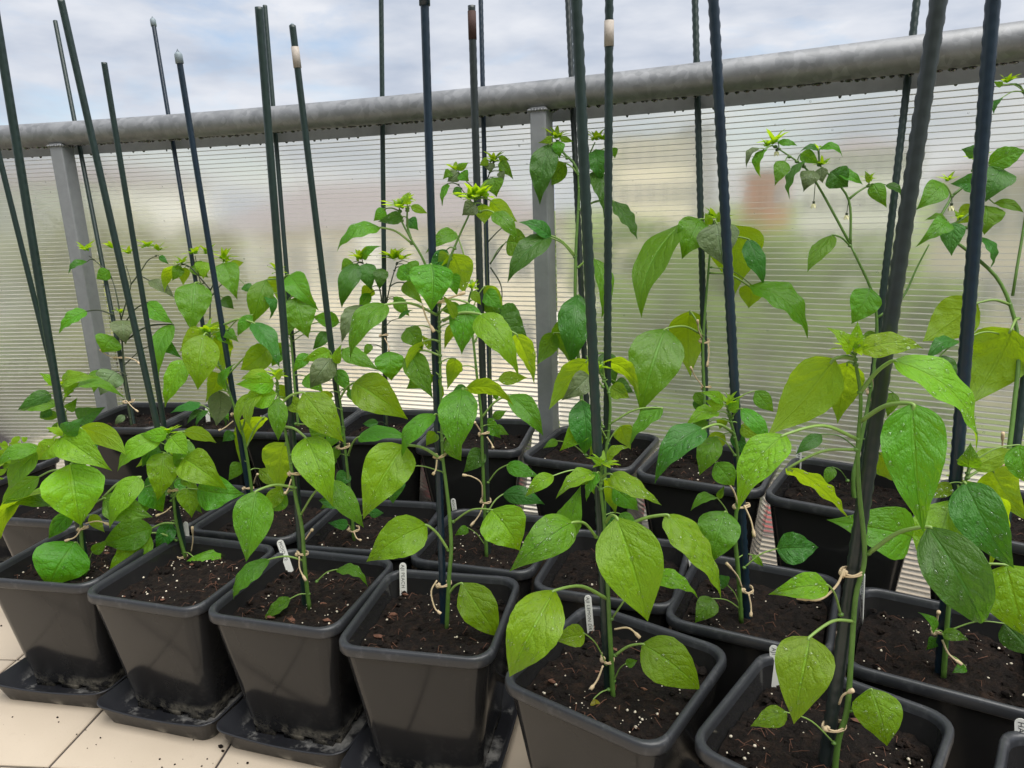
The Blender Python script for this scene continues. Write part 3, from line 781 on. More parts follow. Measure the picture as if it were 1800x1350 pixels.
plant('F4', 'chilli_plant', lab('tallest forked chilli plant', 'F4'),
 [(784,1100),(789,1020),(793,965),(790,905),(784,850),(778,800),(775,700),(773,600),(772,532)],
 [(669,400,594,442,20,'m',724,428),(758,464,758,545,64,'m'),(793,446,816,514,50,'yu'),(787,446,770,460,18,'yu'),(790,483,803,520,26,'m+'),(867,373,911,427,23,'m',844,372),(843,552,912,658,46,'b',780,563),
  (907,587,940,672,28,'yu',845,575),(823,533,812,621,46,'m+'),(805,570,782,614,18,'yu'),(745,600,730,678,17,'yu',772,600),(762,613,740,588,14,'yu'),(800,630,786,684,26,'yu'),(817,684,902,711,25,'yu',783,753),
  (813,683,803,801,58,'m',783,753),(765,728,709,803,28,'m',776,740),(711,783,640,910,74,'b',777,808),(750,923,647,986,64,'b',788,967),(811,1025,876,1119,60,'b',788,1045),(776,700,757,655,13,'yu'),
  (864,896,912,966,76,'b-',797,917),(680,535,618,628,36,'m',767,553),(715,577,743,614,32,'m+'),(720,620,760,698,38,'m+'),(693,829,691,884,38,'d+',780,830),
  (706,379,665,389,19,'d'),(722,362,751,375,12,'b'),(716,360,716,342,12,'y'),(676,367,657,388,17,'m'),(836,359,813,378,24,'g'),(848,359,851,393,26,'yu'),(800,560,778,520,14,'b'),(810,540,775,545,20,'m+')],
 branches=[[(773,540),(747,463),(722,419),(706,388),(702,366)],[(773,540),(787,468),(806,418),(822,383),(836,350)],[(722,419),(716,395),(716,362)]],
 tips=[(703,366,26,8),(717,352,16,6),(836,348,30,9),(826,352,18,6),(850,346,20,6)])
plant('F5', 'chilli_plant', lab('glossy large-leaved chilli plant', 'F5'),
 [(1078,1220),(1074,1150),(1071,1090),(1067,1010),(1062,915),(1056,860),(1058,818)],
 [(1084,910,1137,1087,102,'b-',1065,918),(1170,905,1268,1048,46,'b-',1068,960),(1008,918,899,1002,64,'m-',1048,944),(985,945,1020,856,44,'m',1010,925),(1044,831,978,872,26,'b'),(1073,833,1160,888,30,'b'),
  (1066,841,1081,900,44,'yu'),(1053,836,1023,852,19,'b'),(1067,811,1107,787,15,'b'),(1058,815,1034,801,12,'b'),(973,836,924,873,25,'b',1046,834),(1037,850,1047,871,14,'yu'),(975,1038,897,1187,86,'b-',1066,1052),
  (1028,1114,973,1125,38,'b',1066,1167),(1129,1132,1229,1212,76,'b',1081,1152),(1150,1012,1226,1050,28,'b',1075,1088),(1099,1167,1120,1161,15,'m',1079,1197),(1044,1228,1049,1252,17,'o',1070,1212),(1050,830,1030,880,18,'m')],
 tips=[(1058,817,26,8)], r0=.0036, wet=1.7)
plant('F6', 'chilli_plant', lab('big-leaved pale-topped chilli plant', 'F6'),
 [(1468,1345),(1474,1300),(1489,1248),(1496,1160),(1504,1050),(1520,978),(1510,860),(1508,783),(1513,700),(1501,622)],
 [(1467,631,1352,762,78,'yu'),(1490,637,1473,740,56,'yu'),(1495,622,1456,576,20,'y'),(1500,614,1507,566,20,'y'),(1511,617,1621,613,35,'y'),(1570,634,1714,789,42,'b',1512,690),(1603,710,1623,930,90,'m-',1513,740),
  (1632,926,1725,1097,92,'d-',1526,973),(1380,764,1298,892,58,'b-',1507,772),(1387,822,1487,909,26,'yu',1505,790),(1456,1029,1354,1044,44,'b',1478,1080),(1424,1119,1396,1270,90,'b-',1500,1092),(1383,1252,1321,1276,36,'b',1466,1306),
  (1531,1211,1558,1308,80,'b',1494,1249),(1505,618,1520,590,14,'y')],
 tips=[(1501,618,34,8)], r0=.0036, wet=1.5)
# middle row
plant('M0', 'chilli_plant', lab('low spreading chilli plant', 'M0'),
 [(150,886),(135,800),(118,748),(105,682)],
 [(89,692,32,721,22,'d'),(100,711,35,723,21,'m'),(118,697,218,699,19,'m'),(137,737,184,716,31,'d',120,750),(110,677,171,664,23,'b'),(100,680,70,655,12,'b'),(103,728,72,736,15,'m+'),(118,720,135,700,16,'m'),(112,690,140,672,14,'b'),(108,745,85,760,14,'m+')],
 tips=[(106,681,20,6)])
plant('M1', 'chilli_plant', lab('small shaded chilli plant', 'M1'),
 [(309,888),(300,840),(296,800)],
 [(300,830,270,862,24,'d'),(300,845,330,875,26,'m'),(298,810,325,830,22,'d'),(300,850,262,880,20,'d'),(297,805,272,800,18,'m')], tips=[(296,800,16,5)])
plant('M2', 'chilli_plant', lab('lush yellow-green chilli plant', 'M2'),
 [(446,900),(441,850),(432,790),(425,757),(410,710),(393,660),(380,627),(366,586)],
 [(359,588,348,683,54,'b-'),(358,582,316,618,31,'yu'),(377,590,393,655,48,'yu'),(370,573,417,592,26,'yu'),(443,553,418,590,17,'m',400,580),(478,608,424,649,38,'b',400,660),(445,567,490,646,28,'d',395,570),
  (324,633,288,714,30,'b',375,625),(388,657,362,706,32,'yu'),(385,687,380,748,34,'gu'),(464,733,426,822,34,'yu',432,790),(455,690,428,770,16,'b',425,757),(370,640,325,645,22,'yu'),(400,690,412,640,14,'m')],
 tips=[(365,583,22,7)])
plant('M3', 'chilli_plant', lab('chilli plant with long arching leaves', 'M3'),
 [(622,945),(616,880),(608,800),(600,720),(588,640)],
 [(541,622,516,654,19,'m',586,640),(580,617,532,634,20,'b'),(582,630,546,681,38,'g'),(603,613,665,651,28,'m',590,645),(622,673,714,735,60,'b',598,700),(629,769,722,773,24,'m',612,800),(607,880,561,880,26,'d',616,890),
  (612,922,577,919,17,'d',620,935),(649,903,674,902,15,'d',620,920),(592,640,600,606,14,'b'),(590,650,615,690,22,'m+'),(600,740,575,790,26,'m+'),(612,830,590,855,24,'d+')],
 tips=[(587,636,20,6)])
plant('M4', 'chilli_plant', lab('thin-stemmed chilli plant', 'M4'),
 [(855,975),(852,900),(848,800),(846,733),(840,677),(832,600),(824,535),(830,508)],
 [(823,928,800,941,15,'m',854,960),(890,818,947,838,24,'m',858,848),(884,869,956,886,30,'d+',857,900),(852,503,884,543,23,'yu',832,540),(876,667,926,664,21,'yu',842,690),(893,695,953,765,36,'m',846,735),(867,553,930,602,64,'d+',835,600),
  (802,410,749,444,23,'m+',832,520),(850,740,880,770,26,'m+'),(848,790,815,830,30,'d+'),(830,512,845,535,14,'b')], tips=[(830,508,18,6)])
plant('M5', 'chilli_plant', lab('pale-leaved chilli plant', 'M5'),
 [(1062,1020),(1062,920),(1064,810),(1072,740),(1070,690),(1052,650)],
 [(1034,633,966,716,42,'yu',1058,660),(1036,660,988,703,36,'g',1060,680),(1058,637,1123,697,26,'yu',1062,665),(1073,680,1106,699,28,'yu'),(1034,732,985,791,38,'b',1066,770),(1022,703,1027,798,48,'d',1060,750),(1092,748,1108,788,32,'yu',1068,780),
  (1163,717,1106,781,24,'m',1072,745),(980,775,955,788,13,'m',1030,800),(1050,650,1030,625,14,'b'),(1060,900,1090,930,20,'d+')], tips=[(1052,648,18,6)])
plant('M6', 'chilli_plant', lab('dark glossy chilli plant', 'M6'),
 [(1304,1086),(1298,1010),(1292,935),(1298,860),(1296,790),(1283,735),(1279,712)],
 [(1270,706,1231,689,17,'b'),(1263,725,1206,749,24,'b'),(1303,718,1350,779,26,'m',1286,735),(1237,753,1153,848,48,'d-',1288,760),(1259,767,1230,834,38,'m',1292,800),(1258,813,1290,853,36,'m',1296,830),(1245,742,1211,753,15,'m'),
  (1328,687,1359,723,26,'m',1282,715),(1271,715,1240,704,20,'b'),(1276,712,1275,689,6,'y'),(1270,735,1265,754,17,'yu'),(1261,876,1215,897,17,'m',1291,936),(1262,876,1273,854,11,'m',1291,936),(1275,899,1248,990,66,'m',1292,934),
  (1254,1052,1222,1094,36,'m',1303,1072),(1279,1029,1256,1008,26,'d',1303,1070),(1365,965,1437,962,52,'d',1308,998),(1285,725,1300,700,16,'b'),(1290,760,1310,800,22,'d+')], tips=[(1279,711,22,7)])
plant('M7', 'chilli_plant', lab('rain-beaded crinkled chilli plant', 'M7'),
 [(1660,1184),(1664,1110),(1672,1020),(1686,900),(1703,822)],
 [(1603,944,1460,915,82,'m',1672,980),(1672,880,1637,1020,84,'b',1680,930),(1674,840,1745,992,42,'yu',1690,870),(1696,848,1781,996,74,'d',1692,860),(1769,993,1812,1122,96,'b',1676,1010),(1765,1096,1815,1152,52,'d',1668,1108),
  (1703,822,1706,779,32,'m'),(1711,823,1791,791,36,'yu'),(1743,826,1806,914,58,'yu',1700,840),(1644,1109,1616,1077,17,'m',1662,1118),(1656,1114,1702,1126,20,'m',1664,1116),(1697,1172,1674,1183,17,'m',1664,1150),(1790,782,1812,852,42,'m',1705,815)],
 tips=[(1704,818,24,6)], wet=1.6)
# raised row against the sheet
plant('B0', 'chilli_plant', lab('dark-stemmed branching chilli plant', 'B0'),
 [(231,747),(224,700),(216,620),(213,562)],
 [(153,460,121,481,9,'d'),(192,475,170,490,19,'m'),(280,450,296,464,9,'d'),(262,493,306,523,17,'g'),(153,547,104,586,18,'m',198,553),(216,563,221,604,36,'g'),(200,592,180,619,38,'m',216,600),(258,532,303,568,26,'m',218,570),
  (302,570,280,661,26,'m',219,600),(290,603,319,629,18,'d',220,640),(203,653,177,694,38,'g',222,660),(219,730,202,746,11,'g',229,735),(172,650,165,690,20,'m+',220,665)],
 branches=[[(213,562),(203,510),(192,477)],[(213,562),(222,530),(230,500),(222,468)],[(230,500),(247,478),(260,458),(274,450)],[(197,490),(177,467),(157,450)]],
 tips=[(150,441,17,8),(197,437,15,7),(226,447,14,7),(260,434,16,8),(278,441,13,7),(212,550,12,5)], stemmat='stem_dark', petmat='stem_dark', r0=.0036, wet=.3)
plant('B1', 'chilli_plant', lab('dark-stemmed chilli plant with broad leaf', 'B1'),
 [(380,745),(374,680),(369,600),(370,510)],
 [(310,467,289,511,17,'yu'),(325,470,322,501,17,'yu'),(358,460,358,490,24,'b'),(343,497,338,584,52,'m-',360,505),(393,462,416,524,36,'m'),(405,466,428,461,12,'yu'),(353,712,301,726,14,'d',372,725),(352,720,330,745,9,'d',374,735),(366,722,345,752,8,'d',374,735),
  (385,722,402,740,9,'m',376,735),(380,725,396,752,8,'d',376,738),(430,500,440,515,16,'d',400,480)],
 branches=[[(370,510),(360,498),(352,495),(343,450)],[(370,510),(380,490),(391,468),(394,456)],[(372,520),(390,500),(408,492)],[(360,498),(335,470),(320,464)]],
 tips=[(343,447,16,7),(364,446,16,7),(320,463,16,7),(394,456,18,7),(398,462,12,5)], stemmat='stem_dark', r0=.0034, wet=.6)
plant('B2', 'chilli_plant', lab('round-leaved chilli plant', 'B2'),
 [(524,748),(518,680),(512,600),(505,540),(498,490)],
 [(468,492,446,566,36,'m'),(500,488,492,534,50,'yu'),(509,483,558,543,36,'m'),(520,522,542,593,50,'m-'),(468,517,474,561,15,'d'),(596,567,551,557,24,'m',512,590),(573,583,550,614,18,'d',514,600),(500,606,483,631,22,'yu'),(505,590,535,560,14,'m+')],
 tips=[(490,480,18,7)], wet=.7)
plant('B3', 'chilli_plant', lab('purple-stemmed leafy chilli plant', 'B3'),
 [(680,752),(676,680),(672,590),(676,520)],
 [(628,463,601,540,30,'d'),(620,461,600,474,21,'m'),(644,463,653,510,30,'d'),(671,472,667,509,22,'d'),(701,469,728,494,26,'m'),(718,461,733,484,26,'m'),(637,454,669,433,14,'m'),(635,537,602,601,26,'g',672,560),(684,618,688,668,44,'m',674,630),
  (652,605,640,628,12,'m'),(690,525,714,528,10,'m'),(665,742,638,745,14,'d',678,746),(700,560,726,545,6,'d',676,575)],
 branches=[[(674,560),(668,510),(655,480),(637,462)],[(674,560),(684,510),(692,480),(698,462)]],
 tips=[(634,457,22,8),(692,456,22,8),(706,457,18,7)], stemmat='stem_dark', petmat='stem_dark', r0=.0036, wet=.4)
plant('B4', 'chilli_plant', lab('wiry chilli plant with dry curled twigs', 'B4'),
 [(866,778),(862,700),(860,600),(858,528),(853,400),(850,335)],
 [(786,323,778,362,10,'m'),(792,301,779,315,13,'m'),(806,303,787,319,19,'g'),(804,299,823,286,11,'b'),(811,303,824,318,19,'m'),(799,330,811,349,13,'d'),(861,286,863,303,15,'g'),(858,281,843,291,11,'b'),(876,276,894,281,9,'b'),(880,283,902,315,15,'m'),
  (878,294,891,307,9,'b'),(879,301,886,316,12,'g'),(867,312,873,345,30,'m'),(891,425,934,436,40,'m',862,463),(868,700,880,690,10,'m'),(862,590,880,612,12,'d'),(866,735,890,722,14,'m')],
 branches=[[(851,332),(864,294),(868,284)],[(850,345),(830,328),(804,303)],[(862,463),(878,440),(890,424)],[(858,425),(874,408),(892,392)],[(852,380),(825,350),(806,325)],[(862,470),(880,500),(882,530),(876,560)]],
 tips=[(800,300,16,7),(868,284,17,8),(792,312,12,5),(884,290,12,5)], stemmat='stem_dark', petmat='stem', r0=.0032, wet=0)
plant('B5', 'chilli_plant', lab('dark crinkle-leaved tall chilli plant', 'B5'),
 [(1028,797),(1022,700),(1012,560),(1012,447),(1017,310),(990,268),(980,248)],
 [(970,243,946,251,10,'b'),(984,243,1007,249,9,'b'),(982,248,984,278,18,'m'),(966,254,949,356,38,'d'),(994,287,950,331,28,'mu',1017,308),(1047,263,1057,318,32,'d',1020,310),(1043,303,1062,381,28,'d',1018,330),(1076,353,1120,419,20,'d',1018,370),
  (1077,260,1081,278,12,'m',1050,268),(1045,455,1055,558,26,'m',1016,470),(1017,518,1005,639,54,'d'),(988,560,1000,634,38,'mu'),(1060,620,1080,678,32,'d',1026,640),(967,414,893,493,34,'d',1012,450),(969,418,913,391,20,'d',1010,452),(975,585,945,640,30,'mu',1014,600)],
 branches=[[(1017,310),(1032,280),(1046,250)]], tips=[(978,244,20,8),(1048,247,18,8),(1060,246,14,6)], r0=.0046, wet=.7)
plant('B6', 'chilli_plant', lab('drooping broad-leaved chilli plant', 'B6'),
 [(1240,818),(1238,700),(1236,600),(1245,480),(1252,395)],
 [(1200,392,1124,550,44,'m',1250,400),(1260,392,1272,465,58,'g-'),(1290,396,1292,512,80,'yu'),(1315,420,1343,497,28,'d'),(1320,500,1316,541,36,'yu',1250,470),(1317,503,1419,591,36,'m',1248,480),(1213,547,1214,660,60,'yu',1238,600),(1170,578,1127,722,78,'m-',1237,590),
  (1231,385,1200,452,50,'m'),(1250,395,1240,375,12,'y'),(1268,390,1262,372,12,'y'),(1222,690,1240,715,16,'m+'),(1225,700,1232,730,18,'d+')],
 tips=[(1255,385,24,8),(1270,388,16,6)], wet=.6)
plant('B7', 'chilli_plant', lab('flowering open-branched chilli plant', 'B7'),
 [(1504,880),(1500,840),(1512,780),(1536,650),(1538,533),(1495,430)],
 [(1343,262,1313,296,11,'g'),(1347,262,1337,311,14,'m'),(1368,250,1401,256,9,'m'),(1380,283,1362,326,24,'m'),(1412,283,1387,348,13,'d'),(1408,270,1439,288,19,'m'),(1440,262,1481,275,10,'m'),(1437,262,1407,266,9,'d'),(1430,300,1413,336,28,'g'),(1443,295,1446,321,18,'g'),
  (1460,302,1490,328,36,'d'),(1467,302,1516,323,14,'m'),(1535,323,1558,364,24,'m'),(1557,325,1586,353,9,'d'),(1528,322,1521,301,8,'b'),(1463,413,1420,476,26,'m',1494,432),(1529,507,1497,568,44,'m',1538,530),(1464,821,1450,852,18,'m',1490,845),
  (1545,796,1588,852,42,'yu',1514,770),(1570,690,1560,732,22,'m',1530,680),(1444,763,1400,797,22,'d',1508,790),(1540,585,1512,600,20,'mu')],
 branches=[[(1495,430),(1440,330),(1413,293),(1363,258)],[(1495,430),(1492,352),(1457,307),(1440,290)],[(1492,350),(1510,336),(1528,326)],[(1540,560),(1585,525),(1612,470),(1633,430)]],
 tips=[(1360,252,22,8),(1348,258,14,6),(1445,290,16,6),(1437,264,14,6),(1528,318,14,6)], flowers=[(1430,362,1433,322),(1488,382,1492,350),(1365,270,1368,262)], petmat='stem', r0=.0044, wet=.3)
plant('B8', 'chilli_plant', lab('tall airy chilli plant with pale undersides', 'B8'),
 [(1770,955),(1768,850),(1782,720),(1790,600),(1760,500),(1700,440),(1650,400),(1673,345)],
 [(1657,322,1613,366,34,'m'),(1717,270,1690,262,20,'d',1711,300),(1737,290,1802,264,30,'m',1712,300),(1763,297,1733,354,46,'d',1714,312),(1710,320,1671,323,28,'d'),(1733,362,1730,411,42,'m',1690,385),(1667,390,1612,431,28,'m'),(1677,392,1673,449,32,'d'),
  (1663,385,1626,388,11,'m'),(1747,357,1798,373,14,'m',1715,340),(1725,417,1740,471,12,'d',1700,400),(1713,363,1680,393,28,'yu'),(1718,533,1624,599,64,'yu',1775,535),(1778,578,1702,711,92,'bu-',1790,560),(1687,600,1628,638,24,'d',1770,590),(1653,625,1673,694,20,'d',1700,600),(1761,172,1747,200,9,'d',1800,162),(1762,150,1746,143,8,'m',1800,160)],
 branches=[[(1673,345),(1710,313),(1722,290)],[(1655,402),(1683,390),(1707,374)],[(1780,520),(1812,300),(1800,162),(1760,148)]], tips=[(1720,282,20,6),(1667,318,14,6),(1686,384,16,6),(1770,146,16,6)], flowers=[(1672,366,1673,342)], r0=.0042, wet=.5)

# pale seedlings in the end pot
sx0, sy0, _ = POTS['S0']
for q in range(9):
    px, py = sx0+rnd.uniform(-.03, .095), sy0+rnd.uniform(-.09, .09); z = RIMZ-SOILD
    root = empty('seedling', (px, py, z)); tag(root, 'small pale yellow-green seedling with toothed leaves in the end pot', 'seedling', 'pale seedlings in the end pot')
    hgt = rnd.uniform(.05, .095); top = np.array([px+rnd.uniform(-.01, .03), py+rnd.uniform(-.02, .02), z+hgt])
    sm = MB(); sm.tube(spline([np.array([px, py, z-.006]), np.array([px, py, z+hgt*.5]), top], 4), .0011, 6); sm.build('stem', M['stem_pale'], root)
    rs = random.Random(q+50)
    for lv in range(4):
        c = np.array([px, py, z])+(top-np.array([px, py, z]))*(.45+.18*lv)
        for sgn in (0, 1):
            a_ = lv*1.6+sgn*PI+rs.uniform(-.3, .3); d = np.array([math.cos(a_), math.sin(a_), .15])
            Bp = c+d*.006; make_leaf(Bp, Bp+d*rs.uniform(.02, .034), .015, 'y', root, rs, 0, False)

# ------------------------------------------------------------------ raffia ties
def tie(k, x, y, wpx, tails, desc):
    f = planeD(k); D = f(y)-(.006 if k[0] != 'B' else .007)
    c = at(x, y, D); sc = D/FPX*1.04
    root = empty('raffia_tie', c); tag(root, desc+f' at the {where(k)}', 'tie', 'raffia ties')
    mb = MB(); rx = wpx*sc/2; ry = max(.009, rx*.75)
    lp = []
    for i in range(25):
        t_ = 2*PI*i/24; lp.append(c+RR*rx*math.cos(t_)+HF*ry*math.sin(t_)+np.array([0, 0, .0022*math.sin(t_+x)]))
    mb.tube(lp, .00135, 6, False); lp = [p+np.array([0, 0, .002+.001*math.sin(i)]) for i, p in enumerate(lp)]; mb.tube(lp, .00110, 6, False)
    mb.build('loop', M['raffia'], root)
    kn = MB(); p = c-RR*rx*.9-HF*.004; kn.blob(p, .0042, (1, 1, 1), .3); kn.blob(p+np.array([.002, 0, .002]), .003, (1, 1, 1), .3); kn.build('knot', M['raffia'], root)
    for tl_ in tails:
        m_ = MB(); pts = [at(a, b, D-.010-.006*i) for i, (a, b) in enumerate(tl_)]
        cv = spline(pts, 6); n = len(cv); m_.tube(cv, [.0013+(.0013 if i > n-4 else 0) for i in range(n)], 6)
        m_.build('loose_end', M['raffia'], root)
tie('F1', 147, 929, 14, [[(141,932),(132,944),(114,951)],[(151,920),(172,916),(193,922)]], 'raffia tie with two loose ends')
tie('F2', 305, 862, 14, [[(302,890),(290,900),(274,907)]], 'upper raffia tie')
tie('F2', 320, 976, 20, [[(336,970),(339,950),(338,926)],[(312,1005),(302,1015),(297,1020)]], 'lower raffia tie')
tie('F3', 519, 832, 20, [[(512,842),(506,860),(500,868)]], 'upper raffia tie')
tie('F3', 532, 972, 19, [[(526,978),(527,1000),(538,1021)],[(537,948),(545,936),(549,931)]], 'lower raffia tie with a hanging end')
tie('F4', 774, 800, 20, [[(768,808),(766,825),(761,834)]], 'middle raffia tie')
tie('F4', 781, 1027, 26, [[(768,1020),(758,1040),(764,1068),(775,1079)]], 'lower long-tailed raffia tie')
tie('F4', 772, 528, 22, [[(768,532),(793,523),(817,514)],[(742,536),(750,560),(763,583)]], 'upper stiff raffia tie')
tie('F5', 1068, 1157, 24, [[(1060,1170),(1050,1195),(1038,1212)],[(1080,1106),(1105,1104),(1125,1121)]], 'raffia tie with two loose ends')
tie('F6', 1497, 1006, 42, [[(1484,1000),(1470,1030),(1440,1054),(1402,1050)]], 'thick raffia tie with a frayed end')
tie('F6', 1466, 1277, 44, [[(1475,1238),(1482,1222),(1500,1213)]], 'lower raffia tie')
tie('M2', 437, 858, 18, [[(446,850),(449,840),(453,833)]], 'raffia tie')
tie('M2', 418, 728, 20, [[(410,740),(395,752),(384,757)],[(426,722),(434,708),(436,700)]], 'upper raffia tie')
tie('M3', 604, 785, 22, [[(598,778),(588,765),(583,756)]], 'raffia tie')
tie('M3', 622, 930, 20, [[(622,935),(627,946),(635,950)]], 'lower raffia tie')
tie('M4', 854, 880, 18, [[(848,876),(846,850),(830,838),(813,835)],[(850,886),(842,906),(827,925)]], 'raffia tie with long loose ends')
tie('M4', 851, 762, 18, [[(845,758),(838,747),(834,742)],[(856,768),(864,780),(867,788)]], 'upper raffia tie')
tie('M6', 1303, 890, 30, [[(1297,886),(1289,862),(1271,838)],[(1308,888),(1320,915),(1326,944)]], 'upper raffia tie with a frayed end')
tie('M6', 1313, 1036, 22, [[(1304,1032),(1296,1012),(1277,990)],[(1316,1044),(1320,1065),(1320,1084)]], 'lower raffia tie')
tie('M7', 1650, 1110, 26, [[(1656,1125),(1668,1150),(1690,1168)],[(1646,1100),(1648,1085),(1650,1075)]], 'frayed raffia tie')
tie('B0', 211, 629, 18, [[(204,630),(188,624),(175,614)],[(220,628),(236,632),(246,640)]], 'upper raffia tie')
tie('B0', 227, 706, 18, [[(222,704),(232,715),(243,724)]], 'lower raffia tie')
tie('B3', 675, 590, 14, [[(676,594),(682,606),(684,617)]], 'thin raffia tie')
tie('B6', 1238, 600, 17, [[(1234,594),(1228,580),(1226,562)],[(1245,604),(1246,622),(1243,645)]], 'upper raffia tie')
tie('B6', 1241, 681, 17, [[(1236,680),(1222,662),(1214,645)]], 'lower raffia tie')
tie('B7', 1532, 690, 18, [[(1534,660),(1536,680),(1533,705)]], 'raffia tie')
tie('B8', 1772, 817, 24, [[(1764,815),(1762,790),(1763,760)],[(1780,818),(1790,812),(1782,806)]], 'raffia tie')

# ------------------------------------------------------------------ plant labels
def plabel(k, x0, y0, x1, y1, wpx, text, desc, flip=False):
    """top px, bottom px (where it enters the soil), visible width, lettering running down from the rounded end"""
    P1 = onz(x1, y1, soilz(k)); D = dist(P1); P0 = at(x0, y0, D+.01)
    sc = D/FPX*1.04; hw = max(.0055, wpx*sc/2)
    d = nrm(P0-P1); V = nrm(CAM-P0); cosv = min(1, wpx*sc/2/hw)
    s_ = nrm(np.cross(d, V)); n_ = np.cross(s_, d)
    th = math.acos(cosv); s_, n_ = s_*math.cos(th)+n_*math.sin(th), n_*math.cos(th)-s_*math.sin(th)
    if n_@V < 0: n_ = -n_
    sR = np.cross(d, n_)                     # right hand side when looking at the face
    Pb = P1-d*.03; Ln = np.linalg.norm(P0-Pb)
    out = [(-.62*hw, 0), (.62*hw, 0), (hw, .02), (hw, Ln-hw)]
    for q in range(1, 8): out.append((hw*math.cos(q*PI/8), Ln-hw+hw*math.sin(q*PI/8)))
    out += [(-hw, Ln-hw), (-hw, .02)]
    root = empty('plant_label', P1); tag(root, desc+f' in the {where(k)}', 'label', 'plant labels')
    mb = MB(); th_ = .0006
    mb.loft([[Pb+sR*a+d*b-n_*th_ for a, b in out], [Pb+sR*a+d*b+n_*th_ for a, b in out]], cap0=True, cap1=True); mb.build('tag', M['label_white'], root, False)
    if text:
        cu = bpy.data.curves.new('lettering', 'FONT'); cu.body = text; cu.size = hw*1.35; cu.space_character = 1.12; cu.resolution_u = 2
        ob = bpy.data.objects.new('tmp', cu); COL.objects.link(ob)
        bpy.context.view_layer.update()
        me = bpy.data.meshes.new_from_object(ob.evaluated_get(bpy.context.evaluated_depsgraph_get()))
        bpy.data.objects.remove(ob)
        xs = [v.co.x for v in me.vertices]; ww = max(xs)
        room = np.linalg.norm(P0-P1)-hw*.5
        sx = 1.0
        for v in me.vertices:
            a, b_ = v.co.x*sx, v.co.y-hw*.48           # text x runs down the tag
            v.co = Vector(P0-d*(a+hw*.55)+sR*b_+n_*(th_+.00025))
        me.materials.clear(); me.materials.append(M['ink'])
        o = bpy.data.objects.new('lettering', me); COL.objects.link(o); o.parent = root; o.matrix_parent_inverse = Matrix.Translation(-Vector(root.location))
plabel('F3', 491, 949, 508, 998, 12.5, 'MOJO ZE', 'white plastic label lettered MOJO')
plabel('F4', 708, 989, 709, 1038, 13, 'AJI PEACH', 'white plastic label lettered AJI PEACH')
plabel('F5', 1033, 1046, 1038, 1106, 13, 'AJI LEMON DROP 2', 'white plastic label lettered AJI LEMON DROP')
plabel('F6', 1360, 1134, 1363, 1192, 16.5, 'AJI', 'white plastic label lettered AJI')
plabel('F7', 1795, 1263, 1797, 1332, 23, 'HABANERO', 'white plastic label lettered HABANERO')
plabel('F1', 138, 915, 141, 952, 8, 'AJ', 'narrow white plastic label behind the stem')
plabel('F2', 326, 917, 331, 968, 8, '', 'white plastic label behind the stake')
plabel('M3', 585, 882, 590, 908, 10, 'LEM', 'short white plastic label with black writing')
plabel('M4', 796, 876, 802, 915, 8, 'ROCOTO', 'grey-looking plastic label behind the stem')
plabel('M5', 992, 920, 998, 954, 11, 'ROCOTO', 'white plastic label lettered ROCOTO')
plabel('M6', 1215, 975, 1219, 1010, 12, 'LE MOCHE', 'white plastic label lettered MOCHE')
plabel('M7', 1517, 1005, 1514, 1078, 7, 'JAMAICAN RED', 'edge-on white plastic label')
plabel('B3', 649, 714, 656, 738, 9, 'JALA', 'short white plastic label with black writing')
plabel('B6', 1187, 751, 1189, 795, 11, 'JAM', 'white plastic label with faint writing')
plabel('B7', 1405, 783, 1403, 832, 9, 'JALAPE', 'clear plastic label with dark writing')
plabel('B0', 224, 700, 227, 728, 6, 'BO', 'tiny white plastic label')
plabel('B1', 364, 716, 366, 740, 7, '', 'tiny white plastic label')

# crumbs on the tiles
cm = MB()
for q in range(55):
    kx, ky, ka = POTS[rnd.choice(['F1', 'F2', 'F3', 'F4', 'F5'])]
    p = np.array([kx+rnd.uniform(-.16, .16), ky-.145-abs(rnd.gauss(0, .05))]); r_ = rnd.choice([.0005, .0007, .0009, .0014]); cm.blob((p[0], p[1], r_*.5), r_, (1.2, 1, .8), .35)
tag(cm.build('soil_grit', M['soil'], None), 'fine dark soil grit scattered over the beige tiles before the pots', 'grit', None, 'stuff')
for q, (x, y, r) in enumerate([(292,1277,.0045),(283,1274,.003),(268,1273,.0025),(101,1261,.0018),(103,1269,.0014),(281,1334,.0015),(388,1313,.004),(392,1320,.0025),(22,1260,.0015),(2,1100,.002),(435,1341,.002),(340,1300,.0012)]):
    p = onz(x, y, .001); mb = MB(); mb.blob((p[0], p[1], r*.55), r, (1.2, 1, .9), .3)
    o = mb.build('bark_crumb' if q % 2 else 'soil_crumb', M['bark'] if q < 1 else M['soil'], None)
    tag(o, 'orange-brown bark crumb on the beige tiles' if q < 1 else 'tiny dark soil crumb lying on the beige tiles beside the drip trays', 'crumb', 'crumbs on the tiles')

